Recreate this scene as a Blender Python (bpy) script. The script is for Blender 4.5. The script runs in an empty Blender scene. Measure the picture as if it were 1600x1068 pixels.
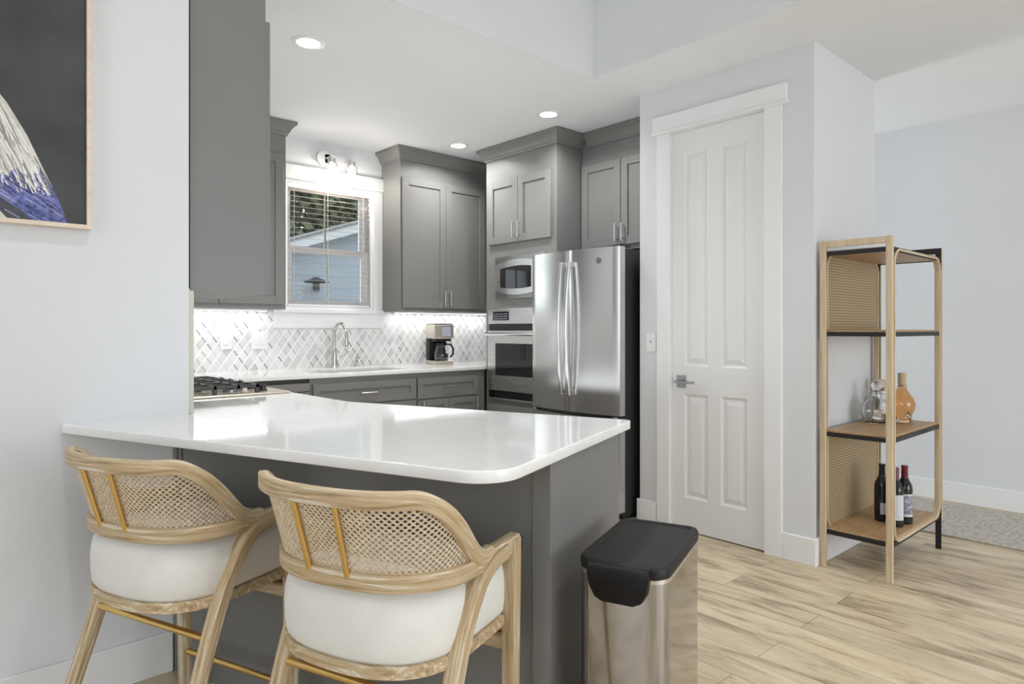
import bpy, bmesh, math, random
from mathutils import Vector, Matrix
R = math.radians
rnd = random.Random(7)
SC = bpy.context.scene
COL = SC.collection

# ------------------------------------------------------------------ camera
cd = bpy.data.cameras.new('camera')
cd.sensor_width = 36.0
cd.lens = 1037.0 * 36.0 / 1600.0
cd.shift_y = -21.5 / 1600.0
cd.clip_start = 0.05
cam = bpy.data.objects.new('camera', cd)
cam.location = (0, 0, 1.2267)
cam.rotation_euler = (R(90), 0, R(-42.2))
COL.objects.link(cam)
SC.camera = cam

# ------------------------------------------------------------------ world, light, exposure
w = bpy.data.worlds.new('world')
SC.world = w
w.use_nodes = True
w.node_tree.nodes['Background'].inputs[0].default_value = (0.905, 0.955, 1.0, 1)
w.node_tree.nodes['Background'].inputs[1].default_value = 3.0
SC.view_settings.view_transform = 'Standard'
SC.view_settings.look = 'None'
SC.view_settings.exposure = 0.07
SC.view_settings.gamma = 1.0


def area(name, loc, target, sx, sy, power, color=(1, 1, 1), shape='RECTANGLE', spread=180):
    l = bpy.data.lights.new(name, 'AREA')
    l.shape = shape
    l.size = sx
    l.size_y = sy
    l.energy = power
    l.color = color
    l.spread = R(spread)
    o = bpy.data.objects.new(name, l)
    o.location = loc
    d = Vector(target) - Vector(loc)
    o.rotation_euler = d.to_track_quat('-Z', 'Y').to_euler()
    COL.objects.link(o)
    return o


# daylight from the living room's tall windows, behind the camera and to its left
area('window_daylight', (-4.7, -1.0, 1.9), (0, -0.6, 2.2), 3.6, 2.4, 10, (0.925, 0.965, 1.0))
area('side_window_daylight', (2.6, -4.0, 0.85), (2.3, 1.2, 0.55), 2.4, 1.5, 40, (0.925, 0.965, 1.0))
area('hall_fill', (4.75, 4.85, 1.05), (5.15, 1.0, .95), 0.8, 1.7, 46, (0.925, 0.965, 1.0))  # unseen fill lamp added to brighten the hall wall
# unseen upward fill light added over the aisle to brighten the ceiling
area('aisle_fill', (2.25, 3.0, 0.80), (2.25, 3.0, 3.0), 1.3, 1.6, 8.6, (0.925, 0.965, 1.0))
CAN_POWER = 8.8
STRIP_POWER = 1.6

# ------------------------------------------------------------------ materials
MATS = {}


def new_mat(name):
    m = bpy.data.materials.new(name)
    m.use_nodes = True
    n = m.node_tree.nodes
    n.clear()
    out = n.new('ShaderNodeOutputMaterial')
    b = n.new('ShaderNodeBsdfPrincipled')
    m.node_tree.links.new(b.outputs[0], out.inputs[0])
    MATS[name] = m
    return m, m.node_tree, b, out


def setp(b, color=None, rough=None, metal=None, **kw):
    if color is not None:
        b.inputs['Base Color'].default_value = (*color, 1)
    if rough is not None:
        b.inputs['Roughness'].default_value = rough
    if metal is not None:
        b.inputs['Metallic'].default_value = metal
    for k, v in kw.items():
        b.inputs[k].default_value = v


def N(t, typ, **kw):
    n = t.nodes.new(typ)
    for k, v in kw.items():
        setattr(n, k, v)
    return n


def math_n(t, op, a, b=None, c=None):
    n = t.nodes.new('ShaderNodeMath')
    n.operation = op
    for i, v in enumerate((a, b, c)):
        if v is None:
            continue
        if isinstance(v, (int, float)):
            n.inputs[i].default_value = v
        else:
            t.links.new(v, n.inputs[i])
    return n.outputs[0]


def ramp(t, fac, stops):
    n = t.nodes.new('ShaderNodeValToRGB')
    cr = n.color_ramp
    while len(cr.elements) < len(stops):
        cr.elements.new(0.5)
    for e, (p, c) in zip(cr.elements, stops):
        e.position = p
        e.color = (*c, 1)
    t.links.new(fac, n.inputs[0])
    return n.outputs[0]


def plain(name, color, rough=0.5, metal=0.0, bump=0.0, bscale=200.0, vary=0.03, vscale=3.0, **kw):
    m, t, b, out = new_mat(name)
    setp(b, color, rough, metal, **kw)
    tc = N(t, 'ShaderNodeTexCoord')
    nz = N(t, 'ShaderNodeTexNoise')
    nz.inputs['Scale'].default_value = vscale
    nz.inputs['Detail'].default_value = 3
    t.links.new(tc.outputs['Object'], nz.inputs['Vector'])
    lo = tuple(max(0, c * (1 - vary)) for c in color)
    hi = tuple(min(1, c * (1 + vary)) for c in color)
    t.links.new(ramp(t, nz.outputs['Fac'], [(0.3, lo), (0.7, hi)]), b.inputs['Base Color'])
    if bump:
        nb = N(t, 'ShaderNodeTexNoise')
        nb.inputs['Scale'].default_value = bscale
        t.links.new(tc.outputs['Object'], nb.inputs['Vector'])
        bp = N(t, 'ShaderNodeBump')
        bp.inputs['Strength'].default_value = bump
        bp.inputs['Distance'].default_value = 0.002
        t.links.new(nb.outputs['Fac'], bp.inputs['Height'])
        t.links.new(bp.outputs[0], b.inputs['Normal'])
    return m


def wood(name, stops, scale=(1, 1, 1), rough=0.5, coord='Object', nscale=6.0, dist=0.6):
    m, t, b, out = new_mat(name)
    setp(b, None, rough)
    tc = N(t, 'ShaderNodeTexCoord')
    mp = N(t, 'ShaderNodeMapping')
    mp.inputs['Scale'].default_value = scale
    t.links.new(tc.outputs[coord], mp.inputs['Vector'])
    nz = N(t, 'ShaderNodeTexNoise')
    nz.inputs['Scale'].default_value = nscale
    nz.inputs['Detail'].default_value = 6
    nz.inputs['Roughness'].default_value = 0.62
    nz.inputs['Distortion'].default_value = dist
    t.links.new(mp.outputs[0], nz.inputs['Vector'])
    t.links.new(ramp(t, nz.outputs['Fac'], stops), b.inputs['Base Color'])
    bp = N(t, 'ShaderNodeBump')
    bp.inputs['Strength'].default_value = 0.12
    bp.inputs['Distance'].default_value = 0.002
    t.links.new(nz.outputs['Fac'], bp.inputs['Height'])
    t.links.new(bp.outputs[0], b.inputs['Normal'])
    return m


def brushed(name, color, rough, axis=2, amount=0.04):
    m, t, b, out = new_mat(name)
    setp(b, color, rough, 1.0)
    tc = N(t, 'ShaderNodeTexCoord')
    mp = N(t, 'ShaderNodeMapping')
    s = [260.0, 260.0, 260.0]
    s[axis] = 2.0
    mp.inputs['Scale'].default_value = s
    t.links.new(tc.outputs['Object'], mp.inputs['Vector'])
    nz = N(t, 'ShaderNodeTexNoise')
    nz.inputs['Scale'].default_value = 1.0
    nz.inputs['Detail'].default_value = 2
    t.links.new(mp.outputs[0], nz.inputs['Vector'])
    mr = N(t, 'ShaderNodeMapRange')
    mr.inputs['To Min'].default_value = rough - amount / 2
    mr.inputs['To Max'].default_value = rough + amount / 2
    t.links.new(nz.outputs['Fac'], mr.inputs['Value'])
    t.links.new(mr.outputs[0], b.inputs['Roughness'])
    return m


def emit(name, color, strength):
    m, t, b, out = new_mat(name)
    setp(b, color, 0.4)
    b.inputs['Emission Color'].default_value = (*color, 1)
    b.inputs['Emission Strength'].default_value = strength
    return m


def glass(name, color=(1, 1, 1), rough=0.0, ior=1.45):
    m, t, b, out = new_mat(name)
    setp(b, color, rough)
    b.inputs['Transmission Weight'].default_value = 1.0
    b.inputs['IOR'].default_value = ior
    return m


def pane_glass(name, tint=(0.95, 0.97, 0.97)):
    m, t, b, out = new_mat(name)
    tr = N(t, 'ShaderNodeBsdfTransparent')
    tr.inputs[0].default_value = (*tint, 1)
    gl = N(t, 'ShaderNodeBsdfGlossy')
    gl.inputs['Roughness'].default_value = 0.0
    fr = N(t, 'ShaderNodeFresnel')
    fr.inputs['IOR'].default_value = 1.45
    mx = N(t, 'ShaderNodeMixShader')
    t.links.new(fr.outputs[0], mx.inputs[0])
    t.links.new(tr.outputs[0], mx.inputs[1])
    t.links.new(gl.outputs[0], mx.inputs[2])
    t.links.new(mx.outputs[0], out.inputs[0])
    return m


def quartz():
    m, t, b, out = new_mat('quartz')
    setp(b, (0.87, 0.87, 0.86), 0.07)
    tc = N(t, 'ShaderNodeTexCoord')
    nz = N(t, 'ShaderNodeTexNoise')
    nz.inputs['Scale'].default_value = 2.4
    nz.inputs['Detail'].default_value = 9
    nz.inputs['Distortion'].default_value = 1.6
    t.links.new(tc.outputs['Object'], nz.inputs['Vector'])
    t.links.new(ramp(t, nz.outputs['Fac'], [(0.0, (0.87, 0.87, 0.86)), (0.47, (0.87, 0.87, 0.86)), (0.5, (0.84, 0.84, 0.83)),
                                            (0.53, (0.88, 0.88, 0.87)), (1.0, (0.86, 0.86, 0.85))]), b.inputs['Base Color'])
    return m


def planks():
    m, t, b, out = new_mat('plank_floor')
    setp(b, None, 0.42)
    tc = N(t, 'ShaderNodeTexCoord')
    mp = N(t, 'ShaderNodeMapping')
    mp.inputs['Rotation'].default_value = (0, 0, R(90))
    t.links.new(tc.outputs['Object'], mp.inputs['Vector'])
    br = N(t, 'ShaderNodeTexBrick')
    br.offset = 0.37
    br.inputs['Color1'].default_value = (0, 0, 0, 1)
    br.inputs['Color2'].default_value = (1, 1, 1, 1)
    br.inputs['Mortar'].default_value = (0.5, 0.5, 0.5, 1)
    br.inputs['Scale'].default_value = 1.0
    br.inputs['Mortar Size'].default_value = 0.0012
    br.inputs['Brick Width'].default_value = 1.22
    br.inputs['Row Height'].default_value = 0.18
    t.links.new(mp.outputs[0], br.inputs['Vector'])
    # grain: noise stretched along the planks (object y), shifted per plank
    sep = N(t, 'ShaderNodeSeparateXYZ')
    t.links.new(tc.outputs['Object'], sep.inputs[0])
    bw = N(t, 'ShaderNodeSeparateColor')
    t.links.new(br.outputs['Color'], bw.inputs[0])
    shift = math_n(t, 'MULTIPLY', bw.outputs[0], 37.0)
    cx = math_n(t, 'MULTIPLY', sep.outputs[0], 8.0)
    cy = math_n(t, 'MULTIPLY', sep.outputs[1], 1.5)
    cmb = N(t, 'ShaderNodeCombineXYZ')
    t.links.new(cx, cmb.inputs[0])
    t.links.new(cy, cmb.inputs[1])
    t.links.new(shift, cmb.inputs[2])
    n1 = N(t, 'ShaderNodeTexNoise')
    n1.inputs['Scale'].default_value = 1.7
    n1.inputs['Detail'].default_value = 9
    n1.inputs['Roughness'].default_value = 0.62
    n1.inputs['Distortion'].default_value = 0.5
    t.links.new(cmb.outputs[0], n1.inputs['Vector'])
    col = ramp(t, n1.outputs['Fac'], [(0.25, (0.19, 0.145, 0.095)), (0.40, (0.42, 0.335, 0.225)), (0.50, (0.60, 0.495, 0.34)),
                                      (0.66, (0.70, 0.605, 0.44)), (0.85, (0.75, 0.67, 0.51))])
    hs = N(t, 'ShaderNodeMixRGB', blend_type='MULTIPLY')
    hs.inputs[0].default_value = 1.0
    t.links.new(col, hs.inputs[1])
    tint = ramp(t, bw.outputs[0], [(0.0, (0.90, 0.89, 0.88)), (1.0, (1.05, 1.04, 1.02))])
    t.links.new(tint, hs.inputs[2])
    seam = N(t, 'ShaderNodeMixRGB', blend_type='MIX')
    t.links.new(br.outputs['Fac'], seam.inputs[0])
    t.links.new(hs.outputs[0], seam.inputs[1])
    seam.inputs[2].default_value = (0.20, 0.14, 0.085, 1)
    t.links.new(seam.outputs[0], b.inputs['Base Color'])
    return m


def backsplash_mat():
    m, t, b, out = new_mat('marble_tile')
    setp(b, None, 0.25)
    tc = N(t, 'ShaderNodeTexCoord')
    sep = N(t, 'ShaderNodeSeparateXYZ')
    t.links.new(tc.outputs['Object'], sep.inputs[0])
    X = math_n(t, 'DIVIDE', sep.outputs[0], 0.0735)
    Z = math_n(t, 'DIVIDE', sep.outputs[2], 0.102)
    al = math_n(t, 'ADD', math_n(t, 'ADD', X, Z), 100.0)
    be = math_n(t, 'ADD', math_n(t, 'SUBTRACT', X, Z), 100.0)
    fa, fb = math_n(t, 'FRACT', al), math_n(t, 'FRACT', be)
    ia, ib = math_n(t, 'FLOOR', al), math_n(t, 'FLOOR', be)
    cmb = N(t, 'ShaderNodeCombineXYZ')
    t.links.new(ia, cmb.inputs[0])
    t.links.new(ib, cmb.inputs[1])
    wn = N(t, 'ShaderNodeTexWhiteNoise')
    wn.noise_dimensions = '3D'
    t.links.new(cmb.outputs[0], wn.inputs['Vector'])
    cmb2 = N(t, 'ShaderNodeCombineXYZ')
    t.links.new(ia, cmb2.inputs[0])
    t.links.new(ib, cmb2.inputs[1])
    cmb2.inputs[2].default_value = 5.5
    wn2 = N(t, 'ShaderNodeTexWhiteNoise')
    t.links.new(cmb2.outputs[0], wn2.inputs['Vector'])
    tile = ramp(t, wn.outputs['Value'], [(0.0, (0.60, 0.60, 0.60)), (0.35, (0.72, 0.72, 0.715)), (1.0, (0.80, 0.80, 0.79))])
    bar = ramp(t, wn2.outputs['Value'], [(0.0, (0.20, 0.20, 0.205)), (0.3, (0.40, 0.40, 0.40)), (0.7, (0.60, 0.60, 0.60)), (1.0, (0.70, 0.70, 0.70))])
    mx1 = N(t, 'ShaderNodeMixRGB')
    t.links.new(math_n(t, 'LESS_THAN', fa, 0.14), mx1.inputs[0])
    t.links.new(tile, mx1.inputs[1])
    t.links.new(bar, mx1.inputs[2])
    mx2 = N(t, 'ShaderNodeMixRGB')
    t.links.new(math_n(t, 'LESS_THAN', fb, 0.20), mx2.inputs[0])
    t.links.new(mx1.outputs[0], mx2.inputs[1])
    mx2.inputs[2].default_value = (0.86, 0.86, 0.855, 1)
    t.links.new(mx2.outputs[0], b.inputs['Base Color'])
    return m


def siding_mat():
    m, t, b, out = new_mat('lap_siding')
    setp(b, None, 0.6)
    tc = N(t, 'ShaderNodeTexCoord')
    sep = N(t, 'ShaderNodeSeparateXYZ')
    t.links.new(tc.outputs['Object'], sep.inputs[0])
    fz = math_n(t, 'FRACT', math_n(t, 'DIVIDE', sep.outputs[2], 0.17))
    mx = N(t, 'ShaderNodeMixRGB')
    t.links.new(math_n(t, 'LESS_THAN', fz, 0.06), mx.inputs[0])
    mx.inputs[1].default_value = (0.205, 0.236, 0.274, 1.0)
    mx.inputs[2].default_value = (0.152, 0.175, 0.205, 1.0)
    t.links.new(mx.outputs[0], b.inputs['Base Color'])
    return m


def rattan_mat():
    m, t, b, out = new_mat('rattan_weave')
    setp(b, None, 0.6)
    tc = N(t, 'ShaderNodeTexCoord')
    sep = N(t, 'ShaderNodeSeparateXYZ')
    t.links.new(tc.outputs['Object'], sep.inputs[0])
    fz = math_n(t, 'FRACT', math_n(t, 'DIVIDE', sep.outputs[2], 0.0145))
    fx = math_n(t, 'FRACT', math_n(t, 'DIVIDE', sep.outputs[0], 0.011))
    c = ramp(t, fz, [(0.0, (0.18, 0.12, 0.06)), (0.22, (0.40, 0.29, 0.16)), (0.6, (0.56, 0.43, 0.26)), (0.92, (0.44, 0.32, 0.18)), (1.0, (0.2, 0.13, 0.07))])
    c2 = ramp(t, fx, [(0.0, (0.74, 0.74, 0.74)), (0.5, (1, 1, 1)), (1.0, (0.8, 0.8, 0.8))])
    mx = N(t, 'ShaderNodeMixRGB', blend_type='MULTIPLY')
    mx.inputs[0].default_value = 1
    t.links.new(c, mx.inputs[1])
    t.links.new(c2, mx.inputs[2])
    t.links.new(mx.outputs[0], b.inputs['Base Color'])
    return m


def rug_mat():
    m, t, b, out = new_mat('rug_weave')
    setp(b, None, 0.95)
    tc = N(t, 'ShaderNodeTexCoord')
    mp = N(t, 'ShaderNodeMapping')
    mp.inputs['Scale'].default_value = (8, 22, 8)
    t.links.new(tc.outputs['Object'], mp.inputs['Vector'])
    nz = N(t, 'ShaderNodeTexNoise')
    nz.inputs['Scale'].default_value = 2.2
    nz.inputs['Detail'].default_value = 6
    nz.inputs['Roughness'].default_value = 0.75
    t.links.new(mp.outputs[0], nz.inputs['Vector'])
    t.links.new(ramp(t, nz.outputs['Fac'], [(0.3, (0.27, 0.245, 0.22)), (0.5, (0.46, 0.42, 0.365)), (0.7, (0.60, 0.56, 0.50))]), b.inputs['Base Color'])
    return m


plain('wall_paint', (0.72, 0.73, 0.75), 0.75, vary=0.01)
plain('ceiling_paint', (0.83, 0.85, 0.875), 0.8, vary=0.01)
plain('trim_paint', (0.84, 0.845, 0.85), 0.4, vary=0.01)
plain('door_paint', (0.80, 0.80, 0.80), 0.42, vary=0.01)
plain('cabinet_paint', (0.205, 0.203, 0.198), 0.45, vary=0.02)
quartz()
planks()
backsplash_mat()
siding_mat()
rattan_mat()
rug_mat()
brushed('steel', (0.66, 0.66, 0.655), 0.27, 0)
brushed('steel_fridge', (0.68, 0.68, 0.675), 0.24, 2, 0.06)
brushed('steel_dark', (0.36, 0.36, 0.36), 0.32, 0)
brushed('nickel', (0.62, 0.60, 0.56), 0.22, 2, 0.05)
brushed('bin_steel', (0.46, 0.46, 0.475), 0.12, 2, 0.04)
brushed('brass', (0.78, 0.54, 0.20), 0.22, 0, 0.05)
plain('handle_metal', (0.72, 0.72, 0.72), 0.25, 1.0)
plain('black_plastic', (0.012, 0.012, 0.0115), 0.5, bump=0.1, bscale=900, **{'Specular IOR Level': 0.35})
plain('flap_plastic', (0.004, 0.004, 0.006), 0.3, **{'Specular IOR Level': 0.3})
plain('black_gloss', (0.010, 0.010, 0.013), 0.10)
plain('black_steel', (0.009, 0.009, 0.010), 0.5)
plain('dark_case', (0.035, 0.035, 0.037), 0.5, 0.2)
plain('dark_glass', (0.02, 0.02, 0.022), 0.03)
plain('cast_iron', (0.035, 0.03, 0.03), 0.4)
plain('tan_steel', (0.60, 0.54, 0.44), 0.3, 0.6)
plain('white_plastic', (0.84, 0.84, 0.83), 0.35)
plain('edge_trim', (0.60, 0.56, 0.48), 0.5)
plain('cushion_fabric', (0.80, 0.785, 0.745), 0.9, bump=0.25, bscale=700, vary=0.03, vscale=14)
plain('cane_fibre', (0.68, 0.545, 0.385), 0.55, vary=0.16, vscale=90)
STOOL_STOPS = [(0.30, (0.30, 0.20, 0.10)), (0.42, (0.46, 0.33, 0.18)), (0.51, (0.55, 0.42, 0.255)), (0.57, (0.60, 0.48, 0.32)), (0.62, (0.78, 0.71, 0.60)), (0.68, (0.60, 0.48, 0.32))]
wood('stool_wood', STOOL_STOPS, (3.5, 60, 1), 0.5, 'UV', 1.6, 0.8)
wood('stool_wood_block', STOOL_STOPS, (60, 60, 4), 0.5, 'Object', 1.2, 0.5)
wood('stool_wood_rail', STOOL_STOPS, (4, 60, 60), 0.5, 'Object', 1.2, 0.5)
PALE = [(0.3, (0.46, 0.345, 0.21)), (0.5, (0.60, 0.475, 0.32)), (0.7, (0.69, 0.57, 0.41))]
wood('shelf_post_wood', PALE, (40, 40, 2.2), 0.5, 'Object', 1.5)
wood('shelf_bent_wood', PALE, (2.5, 40, 1), 0.5, 'UV', 1.5)
wood('shelf_board_wood', [(0.3, (0.34, 0.205, 0.095)), (0.5, (0.44, 0.285, 0.14)), (0.7, (0.52, 0.35, 0.185))], (3, 40, 40), 0.42, 'Object', 1.4)
wood('frame_wood', [(0.3, (0.70, 0.55, 0.42)), (0.7, (0.82, 0.70, 0.57))], (4, 40, 40), 0.45, 'Object', 1.2)
plain('canvas_dark', (0.042, 0.043, 0.044), 0.5, vary=0.35, vscale=5)
plain('feather_white', (0.62, 0.59, 0.54), 0.6, vary=0.2, vscale=60)
plain('feather_line', (0.86, 0.84, 0.80), 0.6)
plain('feather_shadow', (0.30, 0.28, 0.26), 0.6)
plain('feather_blue', (0.11, 0.125, 0.33), 0.6, vary=0.7, vscale=70)
plain('feather_blue_line', (0.30, 0.33, 0.58), 0.6)
plain('feather_navy', (0.03, 0.035, 0.15), 0.6)
emit('lamp_disc', (1.0, 0.99, 0.97), 14.0)
emit('bulb_glow', (1.0, 0.95, 0.86), 5.0)
emit('led_strip', (1.0, 1.0, 1.0), 5.0)
glass('clear_glass', (0.97, 0.985, 0.98))
glass('amber_glass', (0.90, 0.64, 0.40))
glass('jar_glass', (0.98, 0.98, 0.98))
pane_glass('window_pane')
plain('bottle_glass', (0.010, 0.011, 0.009), 0.06)
plain('bottle_glass_green', (0.05, 0.045, 0.012), 0.06)
plain('label_paper', (0.66, 0.67, 0.70), 0.6)
plain('label_art', (0.30, 0.30, 0.36), 0.6, vary=0.6, vscale=70)
plain('capsule_red', (0.16, 0.012, 0.02), 0.35)
plain('capsule_plum', (0.20, 0.09, 0.11), 0.35)
plain('cork', (0.52, 0.40, 0.24), 0.7, vary=0.1, vscale=60)
plain('crystal_white', (0.85, 0.80, 0.68), 0.2)
plain('coffee_liquid', (0.012, 0.008, 0.006), 0.05)
plain('champagne_metal', (0.62, 0.57, 0.48), 0.3, 0.9)
plain('screen_grey', (0.40, 0.42, 0.50), 0.3)
plain('siding_trim', (0.342, 0.357, 0.372), 0.6)
plain('roof_shingle', (0.12, 0.12, 0.13), 0.9, vary=0.3, vscale=20)
plain('leaf', (0.084, 0.099, 0.053), 0.6, vary=0.7, vscale=2.5)
plain('leaf_grey', (0.091, 0.095, 0.076), 0.6, vary=0.6, vscale=2.5)
plain('bark', (0.10, 0.075, 0.055), 0.9, vary=0.3, vscale=20)
plain('grass', (0.09, 0.12, 0.05), 0.9, vary=0.3, vscale=4)
plain('blind_slat', (0.50, 0.44, 0.36), 0.5)
plain('muntin_paint', (0.50, 0.44, 0.38), 0.5)
M = MATS


# ------------------------------------------------------------------ mesh builder
class MB:
    def __init__(self, org=(0, 0, 0)):
        self.bm = bmesh.new()
        self.uv = self.bm.loops.layers.uv.new('UVMap')
        self.org = Vector(org)
        self.mi = 0

    def v(self, p):
        return self.bm.verts.new(Vector(p) - self.org)

    def face(self, vs, uvs=None):
        try:
            f = self.bm.faces.new(vs)
        except ValueError:
            return None
        f.material_index = self.mi
        if uvs:
            for l, q in zip(f.loops, uvs):
                l[self.uv].uv = q
        return f

    def box(self, x0, x1, y0, y1, z0, z1, bevel=0.0, seg=1):
        vs = [self.v(p) for p in ((x0, y0, z0), (x1, y0, z0), (x1, y1, z0), (x0, y1, z0),
                                  (x0, y0, z1), (x1, y0, z1), (x1, y1, z1), (x0, y1, z1))]
        fs = [self.face([vs[i] for i in q]) for q in ((3, 2, 1, 0), (4, 5, 6, 7), (0, 1, 5, 4), (1, 2, 6, 5), (2, 3, 7, 6), (3, 0, 4, 7))]
        if bevel:
            es = list({e for f in fs for e in f.edges})
            r = bmesh.ops.bevel(self.bm, geom=es, offset=bevel, segments=seg, affect='EDGES', profile=0.5, material=-1)
            for f in r['faces']:
                f.material_index = self.mi
        return self

    def quadprism(self, base, top):
        """closed solid between two equal polygons"""
        a = [self.v(p) for p in base]
        b = [self.v(p) for p in top]
        n = len(a)
        self.face(a[::-1])
        self.face(b)
        for i in range(n):
            j = (i + 1) % n
            self.face([a[i], a[j], b[j], b[i]])
        return self

    def prism(self, poly, z0, z1):
        return self.quadprism([(x, y, z0) for x, y in poly], [(x, y, z1) for x, y in poly])

    def loft(self, rings, cap0=True, cap1=True, closed=True):
        vr = [[self.v(p) for p in r] for r in rings]
        n = len(vr[0])
        for k in range(len(vr) - 1):
            for i in range(n if closed else n - 1):
                j = (i + 1) % n
                self.face([vr[k][i], vr[k][j], vr[k + 1][j], vr[k + 1][i]])
        if cap0:
            self.face(vr[0][::-1])
        if cap1:
            self.face(vr[-1])
        return self

    def lathe(self, prof, c=(0, 0, 0), seg=24, close=False):
        """prof: list of (r, z); poles where r == 0"""
        cx, cy, cz = c
        rings = []
        for r, z in prof:
            if r <= 1e-6:
                rings.append([self.v((cx, cy, cz + z))])
            else:
                rings.append([self.v((cx + r * math.cos(2 * math.pi * i / seg), cy + r * math.sin(2 * math.pi * i / seg), cz + z)) for i in range(seg)])
        pairs = list(zip(rings, rings[1:]))
        if close:
            pairs.append((rings[-1], rings[0]))
        for a, b in pairs:
            for i in range(seg):
                j = (i + 1) % seg
                if len(a) == 1 and len(b) == 1:
                    continue
                if len(a) == 1:
                    self.face([a[0], b[j], b[i]])
                elif len(b) == 1:
                    self.face([a[i], a[j], b[0]])
                else:
                    self.face([a[i], a[j], b[j], b[i]])
        return self

    def sweep(self, pts, prof, up=(0, 0, 1), closed=False, ups=None, scale=None):
        pts = [Vector(p) for p in pts]
        n = len(pts)
        m = len(prof)
        rings, L = [], 0.0
        lens = []
        for i, p in enumerate(pts):
            if i:
                L += (p - pts[i - 1]).length
            lens.append(L)
            a = pts[(i - 1) % n] if (closed or i > 0) else p
            b = pts[(i + 1) % n] if (closed or i < n - 1) else p
            t = (b - a).normalized()
            u = Vector(ups[i]) if ups else Vector(up)
            s = t.cross(u).normalized()
            q = s.cross(t).normalized()
            k = scale[i] if scale else 1.0
            rings.append([self.v(p + s * (c[0] * k) + q * (c[1] * k)) for c in prof])
        per = [0.0]
        for i in range(m):
            a, b = prof[i], prof[(i + 1) % m]
            per.append(per[-1] + math.hypot(a[0] - b[0], a[1] - b[1]))
        for k in range(n if closed else n - 1):
            k2 = (k + 1) % n
            l0 = lens[k]
            l1 = lens[k2] if k2 else lens[k] + (pts[0] - pts[-1]).length
            for i in range(m):
                j = (i + 1) % m
                self.face([rings[k][i], rings[k][j], rings[k2][j], rings[k2][i]],
                          [(l0, per[i]), (l0, per[i + 1]), (l1, per[i + 1]), (l1, per[i])])
        if not closed:
            self.face(rings[0][::-1])
            self.face(rings[-1])
        return self

    def tube(self, pts, r, seg=10, closed=False, up=None):
        pts = [Vector(p) for p in pts]
        d = (pts[-1] - pts[0]) if (pts[-1] - pts[0]).length > 1e-6 else (pts[1] - pts[0])
        d.normalize()
        u = Vector(up) if up else (Vector((0, 0, 1)) if abs(d.z) < 0.75 else Vector((0.3, 1, 0)).normalized())
        prof = [(r * math.cos(2 * math.pi * i / seg), r * math.sin(2 * math.pi * i / seg)) for i in range(seg)]
        return self.sweep(pts, prof, u, closed)

    def build(self, name, mats, parent=None, smooth=False, loc=None, rot=None, auto=40, fix=True):
        if fix:
            bmesh.ops.recalc_face_normals(self.bm, faces=self.bm.faces)
        me = bpy.data.meshes.new(name)
        self.bm.to_mesh(me)
        self.bm.free()
        for m in (mats if isinstance(mats, (list, tuple)) else [mats]):
            me.materials.append(MATS[m])
        if smooth:
            for p in me.polygons:
                p.use_smooth = True
            me.set_sharp_from_angle(angle=R(auto))
        o = bpy.data.objects.new(name, me)
        COL.objects.link(o)
        if parent:
            o.parent = parent
        if loc:
            o.location = loc
        if rot:
            o.rotation_euler = rot
        return o


def tag(o, label, cat, group=None, kind=None):
    o['label'] = label
    o['category'] = cat
    if group:
        o['group'] = group
    if kind:
        o['kind'] = kind
    return o


def thing(name, label, cat, loc=(0, 0, 0), rotz=0.0, group=None):
    o = bpy.data.objects.new(name, None)
    o.empty_display_size = 0.1
    o.location = loc
    o.rotation_euler = (0, 0, rotz)
    COL.objects.link(o)
    return tag(o, label, cat, group)


def dup(root, loc, rotz, label, group=None):
    r = root.copy()
    COL.objects.link(r)
    r.location = loc
    r.rotation_euler = (0, 0, rotz)
    r['label'] = label
    if group:
        r['group'] = group
    for ch in list(root.children):
        c = ch.copy()
        COL.objects.link(c)
        c.parent = r
        for g in list(ch.children):
            d = g.copy()
            COL.objects.link(d)
            d.parent = c
    return r


def struct(name, mb, mat, label=None, cat=None, smooth=False):
    o = mb.build(name, mat, smooth=smooth)
    o['kind'] = 'structure'
    if label:
        o['label'] = label
        o['category'] = cat
    return o


def rr(wd, h, r, n=3):
    """rounded rectangle profile, centred"""
    out = []
    for cx, cy, a0 in ((wd / 2 - r, h / 2 - r, 0), (-wd / 2 + r, h / 2 - r, 90), (-wd / 2 + r, -h / 2 + r, 180), (wd / 2 - r, -h / 2 + r, 270)):
        for k in range(n + 1):
            a = R(a0 + 90 * k / n)
            out.append((cx + r * math.cos(a), cy + r * math.sin(a)))
    return out


def round_poly(pts, radii, n=8):
    out = []
    m = len(pts)
    for i in range(m):
        p = Vector(pts[i])
        r = radii[i]
        if r <= 0:
            out.append(tuple(p))
            continue
        a = (Vector(pts[i - 1]) - p).normalized()
        b = (Vector(pts[(i + 1) % m]) - p).normalized()
        ang = a.angle(b)
        d = r / math.tan(ang / 2)
        c = p + (a + b).normalized() * (r / math.sin(ang / 2))
        p0, p1 = p + a * d, p + b * d
        a0 = math.atan2(p0.y - c.y, p0.x - c.x)
        a1 = math.atan2(p1.y - c.y, p1.x - c.x)
        da = (a1 - a0 + math.pi) % (2 * math.pi) - math.pi
        for k in range(n + 1):
            t = a0 + da * k / n
            out.append((c.x + r * math.cos(t), c.y + r * math.sin(t)))
    return out


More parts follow.
